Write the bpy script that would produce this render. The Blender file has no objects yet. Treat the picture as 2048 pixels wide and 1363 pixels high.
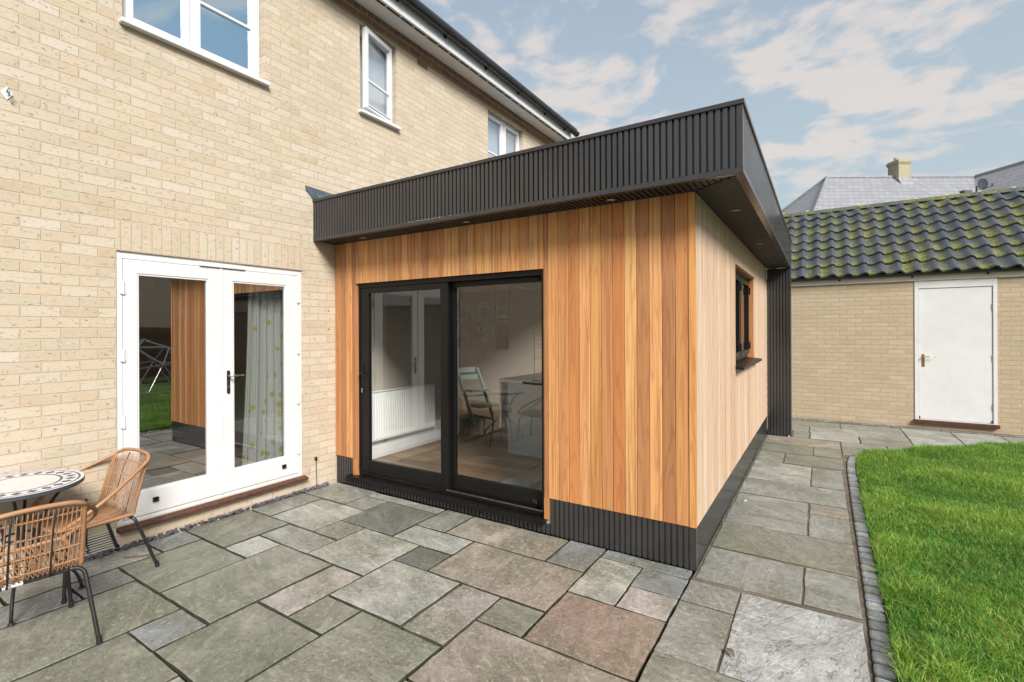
import bpy, math, random
import numpy as np
from mathutils import Vector, Matrix
S = bpy.context.scene
COL = S.collection
random.seed(7)
RNG = np.random.default_rng(7)
PI = math.pi

# ------------------------------------------------------------------ camera
cam = bpy.data.objects.new('camera', bpy.data.cameras.new('camera'))
COL.objects.link(cam)
S.camera = cam
cam.data.sensor_width = 36
cam.data.lens = 1018.02 * 36 / 2048
cam.data.shift_x = (1024 - 914.54) / 2048
cam.data.shift_y = (660.16 - 681.5) / 2048
cam.data.clip_end = 3000
_r = Vector((0.8134794, 0.58157846, -0.00421586))
_u = Vector((0.00362242, 0.00218209, 0.99999106))
_f = Vector((-0.581582454, 0.813487393, 0.00033164))
cam.matrix_world = Matrix(((_r.x, _u.x, -_f.x, 4.3451), (_r.y, _u.y, -_f.y, -3.7687), (_r.z, _u.z, -_f.z, 1.646), (0, 0, 0, 1)))

# ------------------------------------------------------------------ light
SUN = Vector((0.66, -0.46, 0.60)).normalized()
S.view_settings.view_transform = 'Standard'
S.view_settings.look = 'None'
S.view_settings.gamma = 1
S.view_settings.exposure = 0.84
W = bpy.data.worlds.new('World')
S.world = W
W.use_nodes = True


class NT:
    def __init__(s, tree):
        s.t = tree

    def n(s, typ, props=None, **ins):
        d = s.t.nodes.new('ShaderNode' + typ)
        for k, v in (props or {}).items():
            setattr(d, k, v)
        for k, v in ins.items():
            key = int(k[1:]) if k[0] == '_' else k.replace('__', ' ')
            sk = d.inputs[key]
            if isinstance(v, bpy.types.NodeSocket):
                s.t.links.new(v, sk)
            elif isinstance(v, bpy.types.Node):
                s.t.links.new(v.outputs[0], sk)
            else:
                if sk.type == 'RGBA' and len(v) == 3:
                    v = (*v, 1)
                sk.default_value = v
        return d

    def m(s, op, a, b=0.0, clamp=False):
        return s.n('Math', {'operation': op, 'use_clamp': clamp}, _0=a, _1=b).outputs[0]

    def mix(s, fac, a, b, mode='MIX'):
        return s.n('Mix', {'data_type': 'RGBA', 'blend_type': mode}, _0=fac, _6=a, _7=b).outputs[2]

    def ramp(s, fac, stops, interp='LINEAR'):
        d = s.n('ValToRGB', None, _0=fac)
        e = d.color_ramp.elements
        d.color_ramp.interpolation = interp
        while len(e) < len(stops):
            e.new(0.5)
        for el, (p, c) in zip(e, stops):
            el.position = p
            el.color = (*c, 1) if not isinstance(c, (int, float)) else (c, c, c, 1)
        return d.outputs[0]

    def sm(s, v, lo, hi):
        return s.n('MapRange', {'interpolation_type': 'SMOOTHSTEP'}, _0=v, _1=lo, _2=hi, _3=0.0, _4=1.0).outputs[0]

    def noise(s, vec, scale, detail=3.0, rough=0.55, dist=0.0):
        return s.n('TexNoise', None, Vector=vec, Scale=scale, Detail=detail, Roughness=rough, Distortion=dist).outputs[0]

    def scale(s, vec, sc):
        return s.n('VectorMath', {'operation': 'MULTIPLY'}, _0=vec, _1=sc).outputs[0]

    def obj(s):
        return s.n('TexCoord').outputs['Object']


wn = NT(W.node_tree)
sky = wn.n('TexSky', {'sky_type': 'NISHITA', 'sun_disc': False, 'sun_elevation': math.asin(SUN.z),
                      'sun_rotation': math.atan2(SUN.x, SUN.y), 'air_density': 1.0, 'dust_density': 1.5, 'ozone_density': 1.0})
tc = wn.n('TexCoord').outputs['Generated']
sep = wn.n('SeparateXYZ', None, _0=tc)
den = wn.m('ADD', wn.m('MAXIMUM', sep.outputs[2], 0.0), 0.16)
pv = wn.n('CombineXYZ', None, _0=wn.m('DIVIDE', sep.outputs[0], den), _1=wn.m('DIVIDE', sep.outputs[1], den), _2=0.0).outputs[0]
c1 = wn.noise(wn.scale(pv, (1.0, 1.0, 1)), 4.3, 9.0, 0.57, 0.25)
c2 = wn.noise(pv, 0.75, 2.0, 0.5)
cl = wn.sm(wn.m('ADD', c1, wn.m('MULTIPLY', wn.m('SUBTRACT', c2, 0.5), 0.45)), 0.44, 0.585)
fade = wn.sm(sep.outputs[2], 0.09, 0.30)
up = wn.sm(sep.outputs[2], 0.0, 0.75)
HAZE, CLOUD = (2.86, 3.36, 3.58), (4.60, 4.14, 3.84)
skyc = wn.mix(wn.m('SUBTRACT', 0.95, wn.m('MULTIPLY', up, 0.44)), sky.outputs[0], HAZE)
skyc = wn.mix(wn.m('MULTIPLY', wn.m('MULTIPLY', cl, fade), 0.74), skyc, CLOUD)
bg = W.node_tree.nodes['Background']
W.node_tree.links.new(skyc, bg.inputs[0])
bg.inputs[1].default_value = 0.10

sun = bpy.data.objects.new('sun', bpy.data.lights.new('sun', 'SUN'))
COL.objects.link(sun)
sun.data.energy = 3.2
sun.data.angle = math.radians(20)
sun.data.color = (1.0, 0.965, 0.915)
sun.rotation_euler = SUN.to_track_quat('Z', 'Y').to_euler()


# ------------------------------------------------------------------ mesh helpers
class MB:
    def __init__(s):
        s.v = []
        s.f = []
        s.c = []      # tint per face

    def face(s, pts, col=None):
        i = len(s.v)
        s.v += [tuple(p) for p in pts]
        s.f.append(tuple(range(i, i + len(pts))))
        s.c.append(col)

    def box(s, x0, x1, y0, y1, z0, z1, col=None):
        x0, x1 = min(x0, x1), max(x0, x1)
        y0, y1 = min(y0, y1), max(y0, y1)
        z0, z1 = min(z0, z1), max(z0, z1)
        i = len(s.v)
        s.v += [(x, y, z) for z in (z0, z1) for y in (y0, y1) for x in (x0, x1)]
        for q in ((0, 2, 3, 1), (4, 5, 7, 6), (0, 1, 5, 4), (2, 6, 7, 3), (0, 4, 6, 2), (1, 3, 7, 5)):
            s.f.append(tuple(i + k for k in q))
            s.c.append(col)
        return s

    def tube(s, pts, r, n=8, closed=False, col=None, cap=True):
        P = [Vector(p) for p in pts]
        N = len(P)
        rr = r if hasattr(r, '__len__') else [r] * N
        T = []
        for k in range(N):
            a = P[(k - 1) % N] if (closed or k > 0) else P[k]
            b = P[(k + 1) % N] if (closed or k < N - 1) else P[k]
            T.append((b - a).normalized())
        ref = Vector((0, 0, 1)) if abs(T[0].z) < 0.9 else Vector((1, 0, 0))
        u = T[0].cross(ref).normalized()
        base = len(s.v)
        for k in range(N):
            u = (u - T[k] * u.dot(T[k])).normalized()
            w = T[k].cross(u)
            for j in range(n):
                a = 2 * PI * j / n
                s.v.append(tuple(P[k] + (u * math.cos(a) + w * math.sin(a)) * rr[k]))
        for k in range(N if closed else N - 1):
            for j in range(n):
                a = base + k * n + j
                b = base + k * n + (j + 1) % n
                k2 = (k + 1) % N
                s.f.append((a, b, base + k2 * n + (j + 1) % n, base + k2 * n + j))
                s.c.append(col)
        if cap and not closed:
            s.f.append(tuple(base + j for j in range(n))[::-1])
            s.f.append(tuple(base + (N - 1) * n + j for j in range(n)))
            s.c += [col, col]
        return s

    def prism(s, poly, h0, h1, fn):
        """extrude a 2-D polygon; fn(u, v, h) -> xyz"""
        n = len(poly)
        i = len(s.v)
        s.v += [fn(u, v, h0) for u, v in poly] + [fn(u, v, h1) for u, v in poly]
        s.f.append(tuple(range(i, i + n))[::-1])
        s.f.append(tuple(range(i + n, i + 2 * n)))
        for k in range(n):
            s.f.append((i + k, i + (k + 1) % n, i + n + (k + 1) % n, i + n + k))
        s.c += [None] * (n + 2)
        return s

    def disc(s, c, r, h, n=32):
        return s.prism([(r * math.cos(2 * PI * k / n), r * math.sin(2 * PI * k / n)) for k in range(n)], 0, h,
                       lambda u, v, w: (c[0] + u, c[1] + v, c[2] + w))


def ob(name, mb, mat, parent=None, smooth=False, bevel=0.0, fix=True):
    me = bpy.data.meshes.new(name)
    me.from_pydata(mb.v, [], mb.f)
    if any(c is not None for c in mb.c):
        at = me.color_attributes.new('tint', 'FLOAT_COLOR', 'CORNER')
        tot = np.array([len(f) for f in mb.f])
        cc = np.array([((*c, 1.0) if len(c) == 3 else c) if c is not None else (1, 1, 1, 1) for c in mb.c], dtype=np.float32)
        at.data.foreach_set('color', np.repeat(cc, tot, axis=0).ravel())
    if fix:
        import bmesh
        b = bmesh.new()
        b.from_mesh(me)
        bmesh.ops.recalc_face_normals(b, faces=b.faces)
        b.to_mesh(me)
        b.free()
    me.materials.append(mat)
    if smooth:
        me.polygons.foreach_set('use_smooth', np.ones(len(me.polygons), dtype=bool))
    o = bpy.data.objects.new(name, me)
    COL.objects.link(o)
    if parent is not None:
        o.parent = parent
    if bevel:
        md = o.modifiers.new('bevel', 'BEVEL')
        md.width = bevel
        md.segments = 2
        md.limit_method = 'ANGLE'
    return o


def tag(o, label, cat, group=None):
    o['label'] = label
    o['category'] = cat
    if group:
        o['group'] = group
    return o


def thing(name, label, cat, loc=(0, 0, 0), rz=0.0, group=None):
    o = bpy.data.objects.new(name, None)
    COL.objects.link(o)
    o.empty_display_size = 0.2
    o.location = loc
    o.rotation_euler = (0, 0, rz)
    return tag(o, label, cat, group)


def dup(root, loc, rz, label):
    r = root.copy()
    COL.objects.link(r)
    r.location = loc
    r.rotation_euler = (0, 0, rz)
    r['label'] = label
    for ch in list(root.children):
        c = ch.copy()
        COL.objects.link(c)
        c.parent = r
        for g in list(ch.children):
            d = g.copy()
            COL.objects.link(d)
            d.parent = c
    return r


def kind(o, k):
    o['kind'] = k
    return o


def wall(mb, fn, u0, u1, z0, z1, holes, th, ends=True):
    """wall sheet with rectangular holes and reveals; fn(u, d, z): d is depth into the wall"""
    us = sorted({u0, u1, *[h[0] for h in holes], *[h[1] for h in holes]})
    zs = sorted({z0, z1, *[h[2] for h in holes], *[h[3] for h in holes]})
    for a, b in zip(us, us[1:]):
        for c, d in zip(zs, zs[1:]):
            if any(h[0] <= a and b <= h[1] and h[2] <= c and d <= h[3] for h in holes):
                continue
            mb.face([fn(a, 0, c), fn(b, 0, c), fn(b, 0, d), fn(a, 0, d)])
            mb.face([fn(a, th, c), fn(a, th, d), fn(b, th, d), fn(b, th, c)])
    for h in holes + ([(u0, u1, z0, z1)] if ends else []):
        a, b, c, d = h
        for p, q in (((a, c), (b, c)), ((b, c), (b, d)), ((b, d), (a, d)), ((a, d), (a, c))):
            mb.face([fn(p[0], 0, p[1]), fn(q[0], 0, q[1]), fn(q[0], th, q[1]), fn(p[0], th, p[1])])
    return mb


def ring(mb, fn, a, b, c, d, w, d0, d1):
    """rectangular frame of section w (or (left, right, bottom, top)), between depths d0 and d1"""
    l, r, bo, t = w if hasattr(w, '__len__') else (w, w, w, w)

    def bx(u0, u1, z0, z1):
        p, q = fn(u0, d0, z0), fn(u1, d1, z1)
        mb.box(p[0], q[0], p[1], q[1], p[2], q[2])
    bx(a, a + l, c, d)
    bx(b - r, b, c, d)
    bx(a + l, b - r, c, c + bo)
    bx(a + l, b - r, d - t, d)
    return mb


def fbox(mb, fn, u0, u1, d0, d1, z0, z1, col=None):
    p, q = fn(u0, d0, z0), fn(u1, d1, z1)
    return mb.box(p[0], q[0], p[1], q[1], p[2], q[2], col)


def slats(mb, fn, u0, u1, z0, z1, pitch=0.04, gap=0.0145, depth=0.024, back=0.012):
    """fluted composite board: backing sheet and proud slats"""
    fbox(mb, fn, u0, u1, depth, depth + back, z0, z1)
    n = max(1, int(round((u1 - u0) / pitch)))
    p = (u1 - u0) / n
    for k in range(n):
        fbox(mb, fn, u0 + k * p + gap / 2, u0 + (k + 1) * p - gap / 2, 0, depth + 0.003, z0 + 0.0005, z1 - 0.0005)
    return mb


# wall-plane mappings (u along the wall, d into the wall, z up)
HW = lambda u, d, z: (-d, u, z)                # house wall, faces +x
EF = lambda u, d, z: (u, d, z)                 # extension front, faces -y
LX, LY, OV, OE, ZT, ZB = 3.649, 5.577, 0.290, 0.318, 3.021, 2.586
ES = lambda u, d, z: (LX - d, u, z)            # extension side, faces +x


# ------------------------------------------------------------------ materials
def newmat(name, base=None, rough=0.6, metal=0.0, spec=0.5):
    m = bpy.data.materials.new(name)
    m.use_nodes = True
    t = NT(m.node_tree)
    b = m.node_tree.nodes['Principled BSDF']
    if base is not None:
        b.inputs['Base Color'].default_value = (*base, 1)
    b.inputs['Roughness'].default_value = rough
    b.inputs['Metallic'].default_value = metal
    b.inputs['Specular IOR Level'].default_value = spec
    return m, t, b


def setc(t, b, col=None, rough=None, height=None, dist=0.005, strength=1.0):
    if col is not None:
        t.t.links.new(col, b.inputs['Base Color'])
    if rough is not None:
        t.t.links.new(rough, b.inputs['Roughness'])
    if height is not None:
        bp = t.n('Bump', None, Strength=strength, Distance=dist, Height=height)
        t.t.links.new(bp.outputs[0], b.inputs['Normal'])


def lin(r, g, b, k=1.0):
    f = lambda c: ((c / 255 + 0.055) / 1.055) ** 2.4 if c > 10 else c / 255 / 12.92
    return (f(r) * k, f(g) * k, f(b) * k)


def brick_mat(name, ax, tones, mortar, off=(0.0, 0.02), bw=0.225, bh=0.075, offset=0.5, crease=1.0, bump=0.006):
    m, t, b = newmat(name, rough=0.85, spec=0.25)
    o = t.obj()
    sp = t.n('SeparateXYZ', None, _0=o)
    uv = t.n('CombineXYZ', None, _0=t.m('ADD', sp.outputs[ax[0]], off[0]), _1=t.m('SUBTRACT', sp.outputs[ax[1]], off[1]), _2=0.0).outputs[0]
    wob = t.n('TexNoise', None, Vector=uv, Scale=9.0, Detail=3.0)
    uvw = t.n('VectorMath', {'operation': 'ADD'}, _0=uv, _1=t.scale(t.n('VectorMath', {'operation': 'SUBTRACT'}, _0=wob.outputs[1], _1=(0.5, 0.5, 0.5)).outputs[0], (0.010, 0.010, 0))).outputs[0]
    br = t.n('TexBrick', {'offset': offset}, Vector=uvw, Color1=(0, 0, 0, 1), Color2=(1, 1, 1, 1), Mortar=(0.5, 0.5, 0.5, 1), Scale=1.0,
             Mortar__Size=0.0058, Mortar__Smooth=0.35, Bias=0.0, Brick__Width=bw, Row__Height=bh)
    rnd = t.n('RGBToBW', None, _0=br.outputs[0]).outputs[0]
    base = t.ramp(rnd, [(i / (len(tones) - 1), c) for i, c in enumerate(tones)])
    n1 = t.noise(uv, 7.0, 5.0, 0.6)
    n2 = t.noise(uv, 55.0, 4.0, 0.6)
    base = t.mix(t.m('MULTIPLY', t.sm(n1, 0.38, 0.68), 0.32), base, tones[-1])
    base = t.mix(t.m('MULTIPLY', n2, 0.5), base, t.mix(1.0, base, (0.72, 0.70, 0.66), 'MULTIPLY'))
    # pale lime bloom on some bricks
    bl = t.m('MULTIPLY', t.sm(t.noise(t.scale(uv, (1, 1.6, 1)), 11.0, 4.0, 0.65), 0.60, 0.75), t.sm(rnd, 0.35, 0.8))
    base = t.mix(t.m('MULTIPLY', bl, 0.65), base, (0.66, 0.61, 0.54))
    # short dark creases of the hand-made face
    cr = t.noise(t.scale(t.n('VectorRotate', {'rotation_type': 'Z_AXIS'}, Vector=uv, Angle=0.35).outputs[0], (1.0, 2.6, 1)), 15.0, 2.0, 0.5, 0.4)
    crm = t.m('SUBTRACT', 1.0, t.sm(t.m('ABSOLUTE', t.m('SUBTRACT', cr, 0.5)), 0.002, 0.016))
    msk = t.sm(t.noise(t.scale(uv, (1, 1.5, 1)), 24.0, 2.0, 0.5), 0.52, 0.64)
    inb = t.m('SUBTRACT', 1.0, br.outputs['Fac'])
    crk = t.m('MULTIPLY', t.m('MULTIPLY', crm, msk), t.m('MULTIPLY', inb, crease), True)
    base = t.mix(t.m('MULTIPLY', crk, 0.60), base, (0.15, 0.12, 0.09))
    mo = t.mix(t.noise(uv, 40.0, 3.0), t.mix(1.0, mortar, (0.82, 0.80, 0.76), 'MULTIPLY'), mortar)
    col = t.mix(br.outputs['Fac'], base, mo)
    big = t.noise(o, 0.55, 3.0, 0.5)
    col = t.mix(t.m('MULTIPLY', t.sm(big, 0.42, 0.7), 0.14), col, t.mix(1.0, col, (0.74, 0.74, 0.70), 'MULTIPLY'))
    h = t.m('SUBTRACT', t.m('ADD', t.m('MULTIPLY', n2, 0.35), t.m('MULTIPLY', inb, 1.0)), t.m('MULTIPLY', crk, 0.7))
    setc(t, b, col, None, h, bump, 0.8)
    return m


BUFF = [(0.51, 0.41, 0.285), (0.60, 0.51, 0.385), (0.55, 0.445, 0.335), (0.61, 0.53, 0.415), (0.52, 0.455, 0.34), (0.585, 0.48, 0.355), (0.625, 0.545, 0.46)]
M = {}
M['brick'] = brick_mat('buff_brick_wall', (1, 2), BUFF, (0.57, 0.485, 0.375))
M['soldier'] = brick_mat('buff_brick_soldier', (1, 2), BUFF, (0.57, 0.485, 0.375), off=(0.0, 2.262), bw=0.075, bh=0.240, offset=0.0)
M['brick_y'] = brick_mat('buff_brick_garage', (0, 2), [(0.48, 0.37, 0.245), (0.54, 0.435, 0.305), (0.51, 0.395, 0.275), (0.56, 0.46, 0.335), (0.49, 0.40, 0.28), (0.53, 0.42, 0.30)], (0.49, 0.40, 0.285), crease=0.8)
BROWN = [(0.22, 0.13, 0.075), (0.19, 0.115, 0.085), (0.26, 0.16, 0.095), (0.17, 0.105, 0.085), (0.24, 0.145, 0.10)]
M['brown'] = brick_mat('brown_brick_band', (1, 2), BROWN, (0.42, 0.31, 0.19), off=(0.0, 5.245), crease=0.3)
M['brown_head'] = brick_mat('brown_brick_header', (1, 2), BROWN, (0.42, 0.31, 0.19), off=(0.03, 5.325), bw=0.1125, crease=0.3)
M['chim'] = brick_mat('yellow_brick_chimney', (0, 2), [(0.40, 0.36, 0.24), (0.46, 0.41, 0.28), (0.42, 0.37, 0.26)], (0.42, 0.39, 0.30), crease=0.0)


def cedar_mat(name, tones, dark, k=1.0):
    m, t, b = newmat(name, rough=0.55, spec=0.35)
    o = t.obj()
    isl = t.n('NewGeometry').outputs['Random Per Island']
    off = t.n('CombineXYZ', None, _0=t.m('MULTIPLY', isl, 37.0), _1=t.m('MULTIPLY', isl, 91.0), _2=t.m('MULTIPLY', isl, 53.0)).outputs[0]
    p = t.n('VectorMath', {'operation': 'ADD'}, _0=o, _1=off).outputs[0]
    base = t.ramp(t.m('FRACT', t.m('MULTIPLY', isl, 7.31)), [(i / (len(tones) - 1), c) for i, c in enumerate(tones)])
    # broad cathedral figure, fine straight grain
    warp = t.noise(t.scale(p, (7, 7, 0.9)), 1.0, 3.0, 0.5)
    rings = t.m('SINE', t.m('MULTIPLY', t.m('ADD', t.noise(t.scale(p, (9, 9, 0.55)), 1.0, 2.0, 0.45), t.m('MULTIPLY', warp, 0.25)), 75.0))
    fine = t.noise(t.scale(p, (230, 230, 3.5)), 1.0, 3.0, 0.6)
    streak = t.noise(t.scale(p, (38, 38, 0.7)), 1.0, 3.0, 0.55)
    col = t.mix(t.m('MULTIPLY', t.sm(streak, 0.42, 0.66), 0.62), base, dark)
    col = t.mix(t.m('MULTIPLY', t.sm(rings, 0.2, 1.0), 0.36), col, t.mix(1.0, col, (0.62, 0.47, 0.38), 'MULTIPLY'))
    col = t.mix(t.m('MULTIPLY', t.sm(fine, 0.48, 0.72), 0.30), col, t.mix(1.0, col, (0.66, 0.54, 0.45), 'MULTIPLY'))
    blot = t.noise(t.scale(p, (4, 4, 1.2)), 1.0, 2.0, 0.5)
    col = t.mix(t.m('MULTIPLY', t.sm(blot, 0.5, 0.75), 0.30), col, tones[0])
    kv = t.n('TexVoronoi', {'feature': 'F1'}, Vector=t.scale(p, (9.0, 9.0, 2.2)), Scale=1.0, Randomness=1.0)
    kn = t.m('MULTIPLY', t.m('SUBTRACT', 1.0, t.sm(kv.outputs['Distance'], 0.03, 0.11)), t.m('GREATER_THAN', t.n('SeparateColor', None, _0=kv.outputs['Color']).outputs[0], 0.86))
    col = t.mix(t.m('MULTIPLY', kn, 0.75), col, (0.16, 0.065, 0.028))
    # the odd knot / weather fleck
    fl = t.sm(t.noise(t.scale(p, (60, 60, 14)), 1.0, 2.0, 0.5), 0.745, 0.80)
    col = t.mix(t.m('MULTIPLY', fl, 0.6), col, (0.12, 0.06, 0.03))
    setc(t, b, col, t.m('ADD', t.m('MULTIPLY', fine, 0.2), 0.42), t.m('ADD', fine, t.m('MULTIPLY', rings, 0.15)), 0.0012, 0.6)
    return m


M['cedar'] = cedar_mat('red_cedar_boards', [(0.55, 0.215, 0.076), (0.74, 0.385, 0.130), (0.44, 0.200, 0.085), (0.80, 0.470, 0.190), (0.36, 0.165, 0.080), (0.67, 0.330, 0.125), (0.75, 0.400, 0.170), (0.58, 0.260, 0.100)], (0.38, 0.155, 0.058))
M['cedar_sky_lit'] = cedar_mat('sky_lit_cedar_boards', [(0.62, 0.420, 0.275), (0.68, 0.545, 0.425), (0.52, 0.335, 0.210), (0.70, 0.585, 0.475), (0.60, 0.415, 0.285), (0.66, 0.50, 0.36)], (0.48, 0.295, 0.175))  # bright sky light and sheen on the side wall painted into paler tones


def plain(name, base, rough, metal=0.0, spec=0.5, nscale=0.0, namt=0.12, bumpd=0.0):
    m, t, b = newmat(name, base, rough, metal, spec)
    if nscale:
        n = t.noise(t.obj(), nscale, 4.0, 0.6)
        n2 = t.noise(t.obj(), 1.3, 3.0, 0.5)
        k = 1 - namt * 2
        f = t.m('ADD', t.m('MULTIPLY', n, 0.6), t.m('MULTIPLY', n2, 0.4))
        col = t.mix(t.sm(f, 0.3, 0.7), tuple(c * k for c in base), tuple(min(1, c * (1 + namt)) for c in base))
        setc(t, b, col, t.m('ADD', t.m('MULTIPLY', t.m('SUBTRACT', n2, 0.5), 0.25), rough), n if bumpd else None, bumpd or 0.001, 0.5)
    return m


M['composite'] = plain('charcoal_composite', (0.044, 0.0425, 0.044), 0.22, spec=0.7, nscale=420, namt=0.24, bumpd=0.00012)
M['comp_soffit'] = plain('charcoal_soffit', (0.040, 0.037, 0.036), 0.55, spec=0.35, nscale=420, namt=0.22, bumpd=0.0004)
M['comp_trim'] = plain('charcoal_trim', (0.044, 0.0425, 0.044), 0.25, nscale=60, namt=0.1)
M['white'] = plain('white_paint', (0.70, 0.70, 0.70), 0.38, nscale=6, namt=0.03)
M['bounce_cream'] = plain('brick_bounce_white_board', (0.78, 0.72, 0.63), 0.42, nscale=6, namt=0.03)  # warm bounce light from the brick mixed into the white board colour
M['upvc'] = plain('white_upvc', (0.70, 0.71, 0.725), 0.28, nscale=3, namt=0.015)
M['soffit'] = plain('white_soffit', (0.70, 0.69, 0.67), 0.5, nscale=4, namt=0.03)
M['black'] = plain('black_aluminium', (0.008, 0.0075, 0.0075), 0.38, spec=0.28, nscale=30, namt=0.1)
M['gutter'] = plain('black_gutter_plastic', (0.022, 0.024, 0.028), 0.32, nscale=8, namt=0.15)
M['steel'] = plain('brushed_steel', (0.55, 0.54, 0.52), 0.28, 1.0)
M['dark_metal'] = plain('dark_bronze', (0.10, 0.085, 0.075), 0.35, 0.8)
M['brass'] = plain('brass', (0.75, 0.52, 0.22), 0.30, 1.0)
M['sillwood'] = plain('stained_timber_sill', (0.085, 0.032, 0.022), 0.55, nscale=25, namt=0.3, bumpd=0.002)
M['lead'] = plain('lead_flashing', (0.115, 0.145, 0.175), 0.45, 0.3, nscale=12, namt=0.15)
M['roofskin'] = plain('grey_roof_membrane', (0.10, 0.10, 0.105), 0.6, nscale=8, namt=0.1)
M['legs'] = plain('black_tube_steel', (0.020, 0.020, 0.022), 0.42, nscale=60, namt=0.25)
M['tape'] = plain('white_tape', (0.72, 0.72, 0.70), 0.6)
M['inwall'] = plain('warm_plaster', (0.44, 0.385, 0.33), 0.8, nscale=2, namt=0.03)
M['inwhite'] = plain('white_plaster', (0.72, 0.71, 0.69), 0.7, nscale=2, namt=0.02)
M['rad'] = plain('radiator_enamel', (0.78, 0.78, 0.77), 0.3)
M['teal'] = plain('pale_teal_paint', (0.30, 0.42, 0.38), 0.5)
M['worktop'] = plain('pale_worktop', (0.66, 0.65, 0.62), 0.25)
M['island'] = plain('pale_grey_cabinet', (0.42, 0.45, 0.47), 0.45)
M['mat'] = plain('grey_doormat', (0.28, 0.29, 0.30), 0.95, nscale=180, namt=0.3, bumpd=0.004)
M['paper'] = plain('print_paper', (0.80, 0.79, 0.76), 0.6, nscale=14, namt=0.3)
M['red'] = plain('dark_red_print', (0.16, 0.04, 0.04), 0.6, nscale=14, namt=0.4)
M['photo'] = plain('grey_print', (0.30, 0.31, 0.32), 0.6, nscale=9, namt=0.4)
M['leafg'] = plain('house_plant_leaf', (0.05, 0.12, 0.03), 0.5)
M['twig'] = plain('dry_twig', (0.19, 0.135, 0.075), 0.8, nscale=60, namt=0.3, bumpd=0.003)
M['pvcgrille'] = plain('pale_grille', (0.62, 0.58, 0.50), 0.5)
M['tan'] = plain('tan_air_brick', (0.34, 0.25, 0.12), 0.7)
M['hole'] = plain('vent_slot', (0.03, 0.028, 0.025), 0.9)
M['fence'] = plain('brown_fence_boards', (0.15, 0.085, 0.050), 0.75, nscale=18, namt=0.3, bumpd=0.003)
M['galv'] = plain('galvanised_tube', (0.34, 0.37, 0.42), 0.35, 0.7)
M['lens'] = plain('frosted_lamp_lens', (0.50, 0.48, 0.44), 0.3)
M['dish'] = plain('grey_dish_paint', (0.045, 0.052, 0.068), 0.45)
M['mortar'] = plain('pale_ridge_mortar', (0.62, 0.60, 0.54), 0.9)

# glazing: thin reflective sheet
def glass_mat(name, ior, tintc, add=0.0, refl=(1, 1, 1)):
    m = bpy.data.materials.new(name)
    m.use_nodes = True
    t = NT(m.node_tree)
    m.node_tree.nodes.remove(m.node_tree.nodes['Principled BSDF'])
    g_ = t.n('NewGeometry')
    c = t.m('ABSOLUTE', t.n('VectorMath', {'operation': 'DOT_PRODUCT'}, _0=g_.outputs['Normal'], _1=g_.outputs['Incoming']).outputs['Value'])
    f0 = ((ior - 1) / (ior + 1)) ** 2
    fr = t.m('ADD', f0, t.m('MULTIPLY', t.m('POWER', t.m('SUBTRACT', 1.0, c), 5.0), 1 - f0))
    wob = t.n('Bump', None, Strength=0.05, Distance=0.02, Height=t.noise(t.obj(), 1.1, 1.0, 0.4)).outputs[0]
    g = t.n('BsdfGlossy', None, Color=(*refl, 1), Roughness=0.0, Normal=wob)
    tr = t.n('BsdfTransparent', None, Color=(*tintc, 1))
    mx = t.n('MixShader', None, _0=t.m('ADD', fr, add, True), _1=tr.outputs[0], _2=g.outputs[0])
    m.node_tree.links.new(mx.outputs[0], m.node_tree.nodes['Material Output'].inputs[0])
    return m


M['glass'] = glass_mat('sliding_door_glazing', 1.55, (0.92, 0.94, 0.93), 0.035)
M['glass_pale'] = glass_mat('pale_reflecting_glazing', 1.8, (0.88, 0.92, 0.95), 0.30, (0.92, 0.98, 1.0))
M['glass_fd'] = glass_mat('french_door_glazing', 1.8, (0.82, 0.85, 0.84), 0.36)
M['glass_up'] = glass_mat('upstairs_glazing', 2.2, (0.75, 0.80, 0.82), 0.62, (0.66, 0.87, 1.0))


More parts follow.
